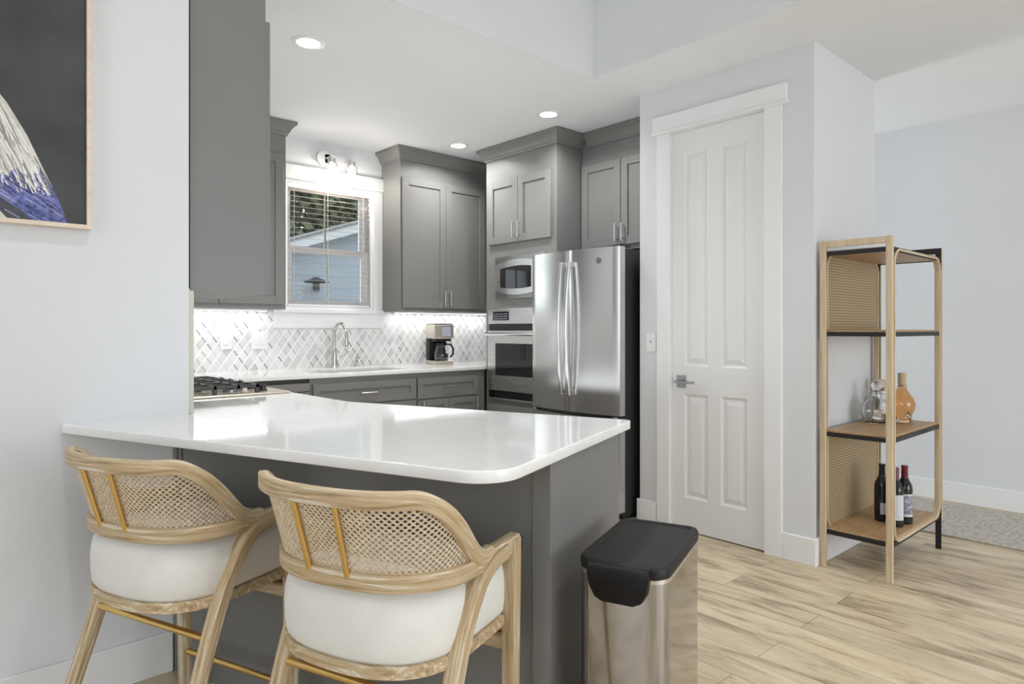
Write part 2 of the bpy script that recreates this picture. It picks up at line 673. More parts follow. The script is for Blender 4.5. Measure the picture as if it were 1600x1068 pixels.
def slab(name, outline, z0, z1, mat, holes=(), bevel=0.003):
    cu = bpy.data.curves.new(name, 'CURVE')
    cu.dimensions = '2D'
    cu.fill_mode = 'BOTH'
    cu.extrude = (z1 - z0) / 2 - bevel
    cu.bevel_depth = bevel
    cu.bevel_resolution = 2
    for pl in (outline, *holes):
        sp = cu.splines.new('POLY')
        sp.points.add(len(pl) - 1)
        for q, (x, y) in zip(sp.points, pl):
            q.co = (x, y, 0, 1)
        sp.use_cyclic_u = True
    tmp = bpy.data.objects.new(name + '_outline', cu)
    COL.objects.link(tmp)
    bpy.context.view_layer.update()
    me = bpy.data.meshes.new_from_object(tmp.evaluated_get(bpy.context.evaluated_depsgraph_get()))
    bpy.data.objects.remove(tmp)
    bpy.data.curves.remove(cu)
    me.name = name
    me.materials.clear()
    me.materials.append(MATS[mat])
    o = bpy.data.objects.new(name, me)
    o.location = (0, 0, (z0 + z1) / 2)
    COL.objects.link(o)
    return o


def mitre(mb, path, prof):
    """sweep (out, z) profile along a plan path; outward is right of travel"""
    n = len(path)
    P = [Vector(p) for p in path]
    nrm = []
    for i in range(n - 1):
        d = (P[i + 1] - P[i]).normalized()
        nrm.append(Vector((d.y, -d.x)))
    rings = []
    for i in range(n):
        if i == 0:
            off = nrm[0]
        elif i == n - 1:
            off = nrm[-1]
        else:
            b = (nrm[i - 1] + nrm[i]).normalized()
            off = b / b.dot(nrm[i])
        rings.append([(P[i].x + off.x * o, P[i].y + off.y * o, z) for o, z in prof])
    mb.loft(rings)


# ------------------------------------------------------------------ room shell
PWX = 3.455      # face of the wall with the white door
WY = 4.93        # window wall
CEIL = 2.71
struct('floor', MB().box(-5, 7.0, -5.5, 5.05, -0.05, 0), 'plank_floor')
struct('wall_left', MB().box(-5, 0.754, 2.59, 2.71, 0, 4.2), 'wall_paint')
struct('wall_cooktop', MB().box(0.60, 0.754, 2.71, 5.05, 0, CEIL), 'wall_paint')
wl = MB()
WX0, WX1, WZ0, WZ1 = 2.125, 2.885, 1.375, 2.385
wl.box(0.6, WX0, WY, WY + .12, 0, CEIL).box(WX1, 4.4, WY, WY + .12, 0, CEIL).box(WX0, WX1, WY, WY + .12, 0, WZ0).box(WX0, WX1, WY, WY + .12, WZ1, CEIL)
struct('wall_window', wl, 'wall_paint')
struct('wall_right', MB().box(4.215, 4.30, 2.60, WY, 0, CEIL), 'wall_paint')
wp = MB()
DY0, DY1, DZ = 1.750, 2.362, 2.421
wp.box(PWX, PWX + .12, 1.49, DY0, 0, CEIL).box(PWX, PWX + .12, DY1, 2.593, 0, CEIL).box(PWX, PWX + .12, DY0, DY1, DZ, CEIL)
struct('wall_pantry', wp, 'wall_paint')
struct('wall_return', MB().box(PWX + .12, 4.29, 1.49, 1.60, 0, CEIL), 'wall_paint')
struct('wall_alcove', MB().box(PWX + .12, 4.30, 2.48, 2.593, 0, CEIL), 'wall_paint')
struct('wall_closet', MB().box(4.19, 4.29, 1.60, 2.48, 0, CEIL), 'wall_paint')
struct('wall_hall', MB().box(5.46, 5.58, -5.5, 5.05, 0, CEIL), 'wall_paint')
ce = MB()
ce.prism([(0.6, 2.600), (3.004, 2.600), (3.004, -5.5), (5.58, -5.5), (5.58, 5.05), (0.6, 5.05)], CEIL, CEIL + .06)
struct('ceiling', ce, 'ceiling_paint')
bk = MB()
bk.box(0.754, 3.0, 2.594, 2.60, CEIL, 4.2).box(3.0, 3.004, -5.5, 2.60, CEIL, 4.2).box(0.754, 3.1, 2.60, 2.70, CEIL + .06, 4.2).box(3.004, 3.10, -5.5, 2.60, CEIL + .06, 4.2)
struct('wall_bulkhead', bk, 'wall_paint')
struct('ceiling_upper', MB().box(-5, 3.1, -5.5, 2.71, 4.2, 4.26), 'ceiling_paint')


def baseboard(name, x0, x1, y0, y1):
    struct(name, MB().box(x0, x1, y0, y1, 0, 0.142, 0.003), 'trim_paint')


wr = MB()
wr.box(-5, -.6, -5.62, -5.5, 0, 4.2).box(5.0, 5.58, -5.62, -5.5, 0, CEIL).box(-.6, 5.0, -5.62, -5.5, 0, .35).box(-.6, 5.0, -5.62, -5.5, 3.1, 4.2)
for x in (.8, 2.2, 3.6):
    wr.box(x - .06, x + .06, -5.62, -5.5, .35, 3.1)
struct('wall_rear', wr, 'wall_paint')
ww = MB()
ww.box(-5.12, -5, -5.5, -3.0, 0, 4.2).box(-5.12, -5, 1.0, 2.71, 0, 4.2).box(-5.12, -5, -3.0, 1.0, 0, .8).box(-5.12, -5, -3.0, 1.0, 3.7, 4.2)
struct('wall_far_left', ww, 'wall_paint')
baseboard('baseboard_left', -5, 0.698, 2.574, 2.59)
baseboard('baseboard_pantry', PWX - .016, PWX, 1.474, 1.655)
baseboard('baseboard_alcove', PWX - .016, PWX, 2.458, 2.609)
baseboard('baseboard_return', PWX, 4.306, 1.474, 1.49)
baseboard('baseboard_hall', 5.444, 5.46, -5.5, 5.0)
struct('trim_1', MB().box(0.754, 0.772, 2.592, 2.612, 0.916, 1.364), 'edge_trim')

# tile on the window wall and the cooktop wall
bs = MB()
bs.box(0.772, 2.03, WY - .010, WY, 0.914, 1.372).box(2.03, 2.97, WY - .010, WY, 0.914, 1.232).box(2.97, 4.215, WY - .010, WY, 0.914, 1.372)
struct('wall_backsplash', bs, 'marble_tile')
struct('wall_backsplash_left', MB().box(0.754, 0.764, 2.612, WY, 0.914, 1.372), 'marble_tile')

# ------------------------------------------------------------------ window
wn = bpy.data.objects.new('window_1', None)
COL.objects.link(wn)
wn['kind'] = 'structure'
wn['label'] = 'white double-hung kitchen window above the sink'
wn['category'] = 'window'
wn.location = (2.5, WY, 1.36)
o_ = (2.5, WY, 1.36)
c = MB(o_)
c.box(2.03, 2.122, WY - .022, WY, 1.36, 2.39, .002)
c.box(2.885, 2.97, WY - .022, WY, 1.36, 2.39, .002)
c.box(2.015, 2.985, WY - .030, WY, 2.39, 2.485, .002)
c.box(2.01, 2.99, WY - .036, WY, 2.375, 2.395, .002)
c.build('window_casing', 'trim_paint', wn)
c = MB(o_)
c.box(2.02, 2.985, WY - .035, WY + .04, 1.345, 1.375, .003)
c.build('window_stool', 'trim_paint', wn)
c = MB(o_)
c.box(2.03, 2.97, WY - .02, WY, 1.228, 1.345, .002)
c.build('window_apron', 'trim_paint', wn)
c = MB(o_)
c.box(WX0, WX0 + .02, WY, WY + .12, WZ0, WZ1).box(WX1 - .02, WX1, WY, WY + .12, WZ0, WZ1).box(WX0 + .02, WX1 - .02, WY, WY + .12, WZ1 - .03, WZ1).box(WX0 + .02, WX1 - .02, WY, WY + .12, WZ0, WZ0 + .02)
c.build('window_jamb', 'trim_paint', wn)


def sash(z0, z1, y, nm):
    s = MB(o_)
    x0, x1 = WX0 + .02, WX1 - .02
    s.box(x0, x0 + .055, y, y + .03, z0, z1).box(x1 - .055, x1, y, y + .03, z0, z1)
    s.box(x0 + .055, x1 - .055, y, y + .03, z0, z0 + .045).box(x0 + .055, x1 - .055, y, y + .03, z1 - .045, z1)
    so = s.build('sash', 'trim_paint', wn)
    p = MB(o_).box(x0 + .055, x1 - .055, y + .013, y + .017, z0 + .045, z1 - .045).build('pane', 'window_pane', so)
    MB(o_).box(2.497, 2.511, y + .018, y + .027, z0 + .045, z1 - .045).build('muntin', 'muntin_paint', so)


sash(1.395, 1.865, WY + .045, 'lower')
sash(1.830, 2.355, WY + .080, 'upper')

bl = thing('window_blind', 'white horizontal slat blind hanging in the kitchen window', 'blind', (2.5, WY + .022, 2.353))
bo = (2.5, WY + .022, 2.353)
MB(bo).box(2.15, 2.86, WY + .003, WY + .041, 2.315, 2.353, .003).build('headrail', 'trim_paint', bl)
slat_me = None
nsl = 22
for k in range(nsl):
    z = 2.295 - k * 0.0405
    if slat_me is None:
        s0 = MB().box(-.352, .352, -.0175, .0175, -.0009, .0009).build('slat', 'blind_slat', bl)
        slat_me = s0
        so = s0
    else:
        so = slat_me.copy()
        COL.objects.link(so)
        so.parent = bl
    so.location = (0.005, 0, z - bo[2])
    so.rotation_euler = (R(6), 0, 0)
for x in (2.20, 2.48, 2.80):
    MB(bo).box(x - .001, x + .001, WY + .003, WY + .005, 1.42, 2.315).build('ladder_cord', 'trim_paint', bl)
MB(bo).box(2.153, 2.857, WY + .005, WY + .039, 1.397, 1.415, .002).build('bottom_rail', 'trim_paint', bl)

# ------------------------------------------------------------------ pantry door
dn = bpy.data.objects.new('door_1', None)
COL.objects.link(dn)
dn['kind'] = 'structure'
dn['label'] = 'tall white four-panel closet door with square lever handle'
dn['category'] = 'door'
dn.location = (PWX, 2.056, 0)
do = (PWX, 2.056, 0)


def door_leaf():
    mb = MB(do)
    x0, x1 = PWX + .012, PWX + .050
    ys = [1.757, 1.866, 2.030, 2.112, 2.272, 2.355]   # stiles and panel edges (right to left in view)
    zs = [0.008, 0.205, 0.832, 1.000, 2.283, 2.414]
    # back slab sits behind the recesses
    mb.box(x0 + .012, x1, ys[0], ys[5], zs[0], zs[5])
    mb.box(x0, x0 + .012, ys[0], ys[1], zs[0], zs[5]).box(x0, x0 + .012, ys[2], ys[3], zs[0], zs[5]).box(x0, x0 + .012, ys[4], ys[5], zs[0], zs[5])
    for a, b in ((1, 2), (3, 4)):
        for c_, d in ((0, 1), (2, 3), (4, 5)):
            mb.box(x0, x0 + .012, ys[a], ys[b], zs[c_], zs[d])
        for c_, d in ((1, 2), (3, 4)):
            y0, y1, z0, z1 = ys[a], ys[b], zs[c_], zs[d]
            # sloped sticking, then raised field
            for inset0, xx0, inset1, xx1 in ((0, x0, .014, x0 + .0115),):
                A = [(xx0, y0, z0), (xx0, y1, z0), (xx0, y1, z1), (xx0, y0, z1)]
                B = [(xx1, y0 + inset1, z0 + inset1), (xx1, y1 - inset1, z0 + inset1), (xx1, y1 - inset1, z1 - inset1), (xx1, y0 + inset1, z1 - inset1)]
                mb.loft([A, B], False, False)
            i0, i1 = .020, .046
            A = [(x0 + .0118, y0 + i0, z0 + i0), (x0 + .0118, y1 - i0, z0 + i0), (x0 + .0118, y1 - i0, z1 - i0), (x0 + .0118, y0 + i0, z1 - i0)]
            B = [(x0 + .003, y0 + i1, z0 + i1), (x0 + .003, y1 - i1, z0 + i1), (x0 + .003, y1 - i1, z1 - i1), (x0 + .003, y0 + i1, z1 - i1)]
            mb.loft([A, B], False, True)
    return mb


door_leaf().build('door_leaf', 'door_paint', dn)
c = MB(do)
c.box(PWX - .018, PWX, 1.655, 1.752, 0, 2.428, .002).box(PWX - .018, PWX, 2.360, 2.452, 0, 2.428, .002)
c.box(PWX - .026, PWX, 1.627, 2.478, 2.428, 2.530, .002).box(PWX - .034, PWX, 1.620, 2.486, 2.420, 2.436, .003)
c.build('door_casing', 'trim_paint', dn)
c = MB(do)
c.box(PWX, PWX + .12, DY0, DY0 + .006, 0, DZ).box(PWX, PWX + .12, DY1 - .006, DY1, 0, DZ).box(PWX, PWX + .12, DY0 + .006, DY1 - .006, DZ - .006, DZ)
c.box(PWX + .052, PWX + .066, DY0 + .006, DY0 + .02, 0, DZ - .006).box(PWX + .052, PWX + .066, DY1 - .02, DY1 - .006, 0, DZ - .006)
c.build('door_jamb', 'trim_paint', dn)
for z in (2.209, 1.579, .955, .332):
    h = MB(do)
    h.box(PWX + .004, PWX + .012, 1.7515, 1.7625, z - .045, z + .045).tube([(PWX + .006, 1.757, z - .047), (PWX + .006, 1.757, z + .047)], .006, 8)
    h.build('hinge', 'nickel', dn)
h = MB(do)
h.box(PWX + .003, PWX + .012, 2.261, 2.322, .868, .942, .001)
h.tube([(PWX + .004, 2.292, .905), (PWX - .042, 2.292, .905)], .010, 12)
h.box(PWX - .052, PWX - .040, 2.170, 2.304, .898, .912, .002)
h.build('door_handle', 'steel_dark', dn)
MB(do).box(PWX + .011, PWX + .030, 2.3545, 2.357, .875, .935).build('strike_plate', 'steel_dark', dn)

# ------------------------------------------------------------------ cabinets
CROWN = [(0, -.100), (.010, -.100), (.013, -.086), (.020, -.080), (.030, -.056), (.046, -.034), (.056, -.026), (.062, -.022), (.062, 0), (0, 0)]


def shaker(parent, a0, a1, z0, z1, b=0.0, th=.02, stile=.060, name='door', rail=None, org=None):
    rail = rail or stile
    mb = MB()
    mb.box(a0, a0 + stile, b - th, b, z0, z1, .0012).box(a1 - stile, a1, b - th, b, z0, z1, .0012)
    mb.box(a0 + stile, a1 - stile, b - th, b, z0, z0 + rail, .0012).box(a0 + stile, a1 - stile, b - th, b, z1 - rail, z1, .0012)
    mb.box(a0 + stile - .002, a1 - stile + .002, b - th + .010, b, z0 + rail - .002, z1 - rail + .002)
    return mb.build(name, 'cabinet_paint', parent)


def pull(parent, a, z, b, ln=.13, vert=True):
    mb = MB()
    y = b - .032
    if vert:
        mb.tube([(a, y, z - ln / 2), (a, y, z + ln / 2)], .0055, 10)
        for s in (-1, 1):
            mb.tube([(a, b + .001, z + s * ln * .36), (a, y, z + s * ln * .36)], .0045, 8, up=(0, 0, 1))
    else:
        mb.tube([(a - ln / 2, y, z), (a + ln / 2, y, z)], .0055, 10)
        for s in (-1, 1):
            mb.tube([(a + s * ln * .36, b + .001, z), (a + s * ln * .36, y, z)], .0045, 8, up=(0, 0, 1))
    return mb.build('handle', 'handle_metal', parent, smooth=True)


G90 = R(-90)
# wall cabinet on the cooktop wall, its side panel faces the living room
cab = thing('upper_cabinet', 'tall grey wall cabinet showing its plain side panel beside the framed picture', 'cabinet', (1.047, 3.10, 1.36), R(90))
# local: a along +y, inward -x ; front at b = 0
b_ = MB().box(-.486, -.002, 0, .281, 0, 1.35)
b_.build('body', 'cabinet_paint', cab)
shaker(cab, -.482, -.006, .032, 1.088)
pull(cab.children[1], -.05, .12, -.02)
cr = MB()
mitre(cr, [(-.486, 0), (-.002, 0)], [(o, z + 1.35) for o, z in CROWN])
cr.build('crown_moulding', 'cabinet_paint', cab)

# wall cabinet left of the window
cab = thing('upper_cabinet', 'grey wall cabinet left of the kitchen window, partly behind the plain side panel', 'cabinet', (0.756, 4.637, 1.362))
MB().box(0, 1.248, 0, .290, 0, 1.348).build('body', 'cabinet_paint', cab)
for i, (a0, a1) in enumerate(((.33, .775), (.78, 1.225))):
    d = shaker(cab, a0, a1, .035, 1.107)
    pull(d, a1 - .03 if i == 0 else a0 + .03, .13, -.02)
cr = MB()
mitre(cr, [(0, 0), (1.248, 0), (1.248, .290)], [(o, z + 1.348) for o, z in CROWN])
cr.build('crown_moulding', 'cabinet_paint', cab)

# wall cabinet right of the window
cab = thing('upper_cabinet', 'grey two-door wall cabinet between the kitchen window and the oven tower', 'cabinet', (2.972, 4.637, 1.365))
MB().box(0, 1.24, 0, .290, 0, 1.345).build('body', 'cabinet_paint', cab)
for i, (a0, a1) in enumerate(((.012, .447), (.451, .886))):
    d = shaker(cab, a0, a1, .032, 1.104)
    pull(d, a1 - .028 if i == 0 else a0 + .028, .115, -.02)
cr = MB()
mitre(cr, [(0, .290), (0, 0), (1.24, 0)], [(o, z + 1.345) for o, z in CROWN])
cr.build('crown_moulding', 'cabinet_paint', cab)

# oven tower (faces -x)
OX, OY = 3.57, 4.255
cab = thing('oven_cabinet', 'tall grey cabinet tower holding the microwave and wall oven', 'cabinet', (OX, OY, 0), G90)
mb = MB()
W_ = .815
mb.box(0, .040, 0, .635, 0, CEIL - .004).box(W_ - .040, W_, 0, .635, 0, CEIL - .004)
mb.box(.040, W_ - .040, .60, .635, .64, 1.83)
mb.box(.040, W_ - .040, 0, .635, .0, .640).box(.040, W_ - .040, 0, .60, 1.388, 1.462).box(.040, W_ - .040, 0, .635, 1.806, CEIL - .004)
mb.box(.040, .118, 0, .02, 1.462, 1.806).box(W_ - .118, W_ - .040, 0, .02, 1.462, 1.806)
mb.build('body', 'cabinet_paint', cab)
for i, (a0, a1) in enumerate(((.045, .400), (.404, .765))):
    d = shaker(cab, a0, a1, 1.912, 2.425)
    pull(d, a1 - .03 if i == 0 else a0 + .03, 2.005, -.02)
d = shaker(cab, .045, W_ - .045, .12, .605, name='drawer')
pull(d, W_ / 2, .52, -.02, .16, False)
cr = MB()
mitre(cr, [(0, .30), (0, 0), (W_, 0), (W_, .278)], [(o, z + CEIL - .004) for o, z in CROWN])
cr.build('crown_moulding', 'cabinet_paint', cab)

# cabinet over the refrigerator
FX = 3.85
cab = thing('upper_cabinet', 'grey two-door cabinet above the refrigerator', 'cabinet', (FX, 3.438, 1.80), G90)
MB().box(0.001, .838, 0, .36, 0, .905).build('body', 'cabinet_paint', cab)
for i, (a0, a1) in enumerate(((.012, .386), (.392, .766))):
    d = shaker(cab, a0, a1, .035, .668)
    pull(d, a1 - .028 if i == 0 else a0 + .028, .125, -.02)
cr = MB()
mitre(cr, [(0.062, 0), (.838, 0)], [(o, z + .905) for o, z in CROWN])
cr.build('crown_moulding', 'cabinet_paint', cab)


# base cabinets on the window wall
def base_unit(name, label, x0, x1, fronts):
    t = thing(name, label, 'cabinet', (x0, 4.265, 0))
    wd = x1 - x0
    m_ = MB()
    m_.box(0, .018, 0, .64, .10, .883).box(wd - .018, wd, 0, .64, .10, .883)          # sides
    m_.box(.018, wd - .018, 0, .64, .10, .118).box(.018, wd - .018, .62, .64, .118, .883)
    m_.box(.018, wd - .018, 0, .02, .845, .883).box(.018, wd - .018, 0, .02, .118, .845)
    m_.box(0, wd, .07, .64, 0, .10)
    m_.build('body', 'cabinet_paint', t)
    for (nm, a0, a1, z0, z1, hs) in fronts:
        dd = shaker(t, a0, a1, z0, z1, name=nm, stile=.05)
        for (ha, hz, vert, ln) in hs:
            pull(dd, ha, hz, -.02, ln, vert)
    return t


base_unit('base_cabinet', 'grey base cabinet below the tap and sink', 2.008, 2.871,
          [('drawer', .020, .855, .690, .843, [(.437, .765, False, .13)]), ('door', .020, .436, .125, .680, [(.40, .60, True, .13)]), ('door', .440, .855, .125, .680, [(.475, .60, True, .13)])])
base_unit('base_cabinet', 'grey drawer base cabinet below the coffee maker', 2.873, 3.555,
          [('drawer', .005, .597, .684, .842, [(.302, .765, False, .13)]), ('door', .005, .299, .125, .674, [(.04, .60, True, .13)]), ('door', .303, .597, .125, .674, [(.567, .60, True, .13)])])
t = thing('dishwasher', 'grey panelled dishwasher front beside the sink cabinet', 'dishwasher', (1.40, 4.265, 0))
MB().box(0, .604, .012, .60, .10, .880).box(0.02, .584, .07, .60, 0, .10).build('body', 'dark_case', t)
MB().box(.004, .600, -.02, .012, .115, .795, .002).build('front_panel', 'cabinet_paint', t)
MB().box(.004, .600, -.02, .012, .800, .855, .002).build('control_panel', 'cabinet_paint', t)

# cooktop run and the angled peninsula
C_ = Vector((.351, -.936)).normalized()
D_ = Vector((.936, .351)).normalized()
t = thing('base_cabinet', 'grey base cabinet under the cooktop along the left wall', 'cabinet', (0.78, 3.04, 0))
m_ = MB()
m_.box(0, .57, 0, 1.22, .10, .80).box(0, .50, 0, 1.22, 0, .10)
m_.box(.55, .57, 0, 1.22, .80, .883).box(0, .02, 0, 1.22, .80, .883)
m_.build('body', 'cabinet_paint', t)
for k in range(2):
    d = MB().box(.57, .59, .02 + k * .60, .60 + k * .60, .12, .86, .0015).build('door', 'cabinet_paint', t)
    MB().tube([(.622, .54 + k * .14, .60), (.622, .54 + k * .14, .74)], .0055, 8).box(.59, .622, .536 + k * .14, .544 + k * .14, .62, .63).box(.59, .622, .536 + k * .14, .544 + k * .14, .71, .72).build('handle', 'handle_metal', d)

PB0 = Vector((.706, 2.588))                    # where the peninsula's front panel meets the wall
BC = PB0 + C_ * 1.480                          # its front corner
BE = BC + D_ * .560
pen = thing('peninsula_base', 'grey peninsula base cabinet below the white counter, behind the stools', 'cabinet', (0, 0, 0))
p1 = PB0 + C_ * .012
m_ = MB()
q = [tuple(p1 + D_ * .008), tuple(BC + D_ * .008 - C_ * .006), tuple(BE - C_ * .006), (1.345, 2.56), (1.345, 3.03), (.775, 3.03), (.775, 2.588)]
m_.prism(q[:4] + [(1.345, 2.586), ], 0.0, .883)
m_.box(.776, 1.345, 2.615, 3.03, 0, .883)
m_.build('body', 'cabinet_paint', pen)
m_ = MB()
m_.prism([tuple(PB0 + C_ * .045), tuple(BC - C_ * .052), tuple(BC - C_ * .052 + D_ * .008), tuple(PB0 + C_ * .045 + D_ * .008)], 0.0, .883)
m_.build('front_panel', 'cabinet_paint', pen)
m_ = MB()
m_.prism([tuple(PB0 + C_ * .0 - D_ * .006), tuple(PB0 + C_ * .020 - D_ * .006), tuple(PB0 + C_ * .020 + D_ * .008), tuple(PB0 + C_ * .0 + D_ * .008)], 0, .883)
m_.prism([tuple(PB0 + C_ * .024 - D_ * .004), tuple(PB0 + C_ * .042 - D_ * .004), tuple(PB0 + C_ * .042 + D_ * .008), tuple(PB0 + C_ * .024 + D_ * .008)], 0, .883)
m_.build('scribe_moulding', 'cabinet_paint', pen)
m_ = MB()
m_.prism([tuple(BC - C_ * .050 - D_ * .004), tuple(BC - D_ * .004), tuple(BC + D_ * .008), tuple(BC - C_ * .050 + D_ * .008)], 0, .883)
m_.build('corner_post', 'cabinet_paint', pen)
m_ = MB()
m_.prism([tuple(BC + D_ * .009 - C_ * .006), tuple(BC + D_ * .009), tuple(BE), tuple(BE - C_ * .006)], 0, .883)
m_.build('end_panel', 'cabinet_paint', pen)

# counter: one continuous slab
T0 = Vector((.366, 2.588))
FC = Vector((.933, 1.074))
BCc = Vector((1.821, 1.406))
pts = [T0, FC, BCc, (1.384, 2.556), (1.372, 4.24), (3.562, 4.24), (3.562, 4.262), (4.212, 4.262), (4.212, 4.918), (.766, 4.918), (.766, 2.615), (.756, 2.588)]
outline = round_poly([tuple(p) for p in pts], [0.006, .10, .018, .20, .01, 0.002, .002, 0, 0, 0, 0, 0])
SKX0, SKX1, SKY0, SKY1 = 2.13, 2.845, 4.335, 4.755
hole = round_poly([(SKX0, SKY0), (SKX1, SKY0), (SKX1, SKY1), (SKX0, SKY1)], [.05] * 4)
CKX0, CKX1, CKY0, CKY1 = .83, 1.335, 3.13, 3.86
hole2 = [(CKX0, CKY0), (CKX1, CKY0), (CKX1, CKY1), (CKX0, CKY1)]
ct = slab('countertop', outline, .885, .914, 'quartz', [hole, hole2], .0035)
tag(ct, 'continuous white quartz countertop from the angled peninsula round to the sink', 'countertop')

# sink
sk = thing('sink', 'undermount sink basin below the tap', 'sink', (2.4875, 4.545, .884))
so_ = (2.4875, 4.545, .884)
m_ = MB(so_)
ring = lambda ins, z, r: [(x, y, z) for x, y in round_poly([(SKX0 - .01 + ins, SKY0 - .01 + ins), (SKX1 + .01 - ins, SKY0 - .01 + ins), (SKX1 + .01 - ins, SKY1 + .01 - ins), (SKX0 - .01 + ins, SKY1 + .01 - ins)], [r] * 4)]
m_.loft([ring(-.012, .884, .05), ring(0, .884, .05), ring(.006, .70, .05), ring(.05, .672, .04)], False, True)
m_.build('basin', 'steel', sk, smooth=True, fix=False)
MB(so_).lathe([(0, .0), (.035, .0), (.045, .004), (.045, 0)], (2.5, 4.6, .673), 20).build('drain', 'steel_dark', sk, smooth=True)

# faucet
fc = thing('kitchen_faucet', 'brushed nickel gooseneck tap with side lever at the sink', 'faucet', (2.495, 4.855, .914))
m_ = MB().lathe([(0, 0), (.030, 0), (.030, .006), (.024, .012), (.021, .05), (.0195, .13), (.015, .15), (0, .152)], seg=24)
m_.build('body', 'nickel', fc, smooth=True)
pth = [(0, 0, .10 + .02 * k) for k in range(8)]
for k in range(1, 15):
    a = math.pi - math.pi * 1.02 * k / 14
    pth.append((0, -.098 - .098 * math.cos(a), .252 + .098 * math.sin(a)))
m_ = MB().tube(pth, .0125, 14, up=(1, 0, 0))
m_.build('spout', 'nickel', fc, smooth=True)
e_ = Vector(pth[-1])
m_ = MB().lathe([(0, 0), (.016, 0), (.020, .01), (.017, .07), (.0125, .085), (0, .085)], (e_.x, e_.y, e_.z - .075), 18)
m_.build('spray_head', 'nickel', fc, smooth=True)
m_ = MB().tube([(.015, 0, .06), (.040, 0, .066)], .011, 12, up=(0, 0, 1))
m_.tube([(.035, 0, .066), (.075, -.003, .090), (.125, -.008, .125)], .006, 10, up=(0, 1, 0))
m_.build('lever', 'nickel', fc, smooth=True)
sd = thing('soap_dispenser', 'small brushed nickel soap pump on the counter right of the tap', 'soap dispenser', (2.70, 4.865, .914))
MB().lathe([(0, 0), (.020, 0), (.020, .006), (.012, .012), (.012, .055), (.008, .06), (.008, .075), (0, .075)], seg=18).build('body', 'nickel', sd, smooth=True)
MB().tube([(0, .01, .078), (0, -.055, .072)], .006, 10, up=(0, 0, 1)).build('nozzle', 'nickel', sd, smooth=True)

# wall plates
wpl = thing('light_switch', 'single white switch plate on the tiled backsplash left of the sink', 'switch', (1.682, WY - .0101, 1.14))
MB().box(-.042, .042, -.007, 0, -.063, .063, .002).build('cover_plate', 'white_plastic', wpl)
MB().box(-.017, .017, -.010, -.007, -.034, .034, .001).build('rocker', 'white_plastic', wpl)
wpl = thing('wall_outlet', 'double white wall plate with outlet and switch on the tiled backsplash', 'outlet', (1.925, WY - .0101, 1.138))
MB().box(-.062, .062, -.007, 0, -.065, .065, .002).build('cover_plate', 'white_plastic', wpl)
m_ = MB().box(.007, .041, -.010, -.007, -.034, .034, .001)
m_.build('rocker', 'white_plastic', wpl)
m_ = MB().box(-.041, -.007, -.010, -.007, -.034, .034, .001)
for dz in (-.018, .018):
    m_.box(-.032, -.029, -.0106, -.010, dz - .006, dz + .006).box(-.020, -.017, -.0106, -.010, dz - .005, dz + .005)
m_.build('socket', 'white_plastic', wpl)
wpl = thing('light_switch', 'white switch plate on the grey wall left of the tall white door', 'switch', (PWX - .0001, 2.503, 1.137), G90)
MB().box(-.036, .036, -.007, 0, -.058, .058, .002).build('cover_plate', 'white_plastic', wpl)
MB().box(-.016, .016, -.010, -.007, -.034, .034, .001).build('rocker', 'white_plastic', wpl)
MB().box(-.004, .004, -.0125, -.010, -.002, .014).build('button', 'screen_grey', wpl)

# ------------------------------------------------------------------ cooktop
ck = thing('gas_cooktop', 'steel gas cooktop with dark cast iron grates in the left counter', 'cooktop', (1.0825, 3.495, .914))
co = (1.0825, 3.495, .914)
m_ = MB(co)
m_.box(.80, 1.365, 3.10, 3.89, .9145, .924, .003)
m_.box(CKX0 + .02, CKX1 - .02, CKY0 + .02, CKY1 - .02, .84, .915)
m_.build('cooktop_plate', 'tan_steel', ck)
for k, (y0, y1) in enumerate(((3.135, 3.370), (3.376, 3.614), (3.620, 3.855))):
    g = MB(co)
    zz0, zz1 = .948, .962
    x0, x1 = .825, 1.225
    g.box(x0, x1, y0, y0 + .014, zz0, zz1).box(x0, x1, y1 - .014, y1, zz0, zz1).box(x0, x0 + .014, y0, y1, zz0, zz1).box(x1 - .014, x1, y0, y1, zz0, zz1)
    ym = (y0 + y1) / 2
    g.box(x0, x1, ym - .006, ym + .006, zz0, zz1)
    for xx in (.92, 1.025, 1.13):
        g.box(xx - .006, xx + .006, y0, y1, zz0, zz1)
    for xx in (x0 + .007, 1.025, x1 - .007):
        for yy in (y0 + .007, y1 - .007):
            g.box(xx - .009, xx + .009, yy - .007, yy + .007, .924, zz0)
    g.build('grate', 'cast_iron', ck)
for x, y, r in ((.93, 3.25, .040), (1.13, 3.25, .034), (1.025, 3.495, .050), (.93, 3.74, .034), (1.13, 3.74, .040)):
    bu = MB(co).lathe([(0, 0), (r, 0), (r, .010), (r * .8, .014), (0, .016)], (x, y, .924), 20).build('burner', 'steel_dark', ck, smooth=True)
    MB(co).lathe([(0, 0), (r * .7, 0), (r * .68, .005), (0, .006)], (x, y, .938), 20).build('burner_cap', 'cast_iron', bu, smooth=True)
for y in (3.20, 3.345, 3.495, 3.645, 3.79):
    MB(co).lathe([(0, 0), (.021, 0), (.021, .006), (.017, .008), (.016, .030), (0, .031)], (1.268, y, .924), 18).box(1.266, 1.270, y - .015, y + .015, .954, .958).build('knob', 'cast_iron', ck, smooth=True)

# ------------------------------------------------------------------ microwave and oven (face -x)
mw = thing('microwave', 'built-in steel microwave in the cabinet tower above the oven', 'microwave', (OX, OY, 1.463), G90)
mo = (0, 0, 1.463)
m_ = MB(mo)
m_.box(.120, .695, .004, .45, 1.464, 1.804)
m_.build('body', 'dark_case', mw)
m_ = MB(mo)
m_.box(.120, .695, -.006, .004, 1.464, 1.804, .002)
m_.build('trim_kit', 'steel_dark', mw)
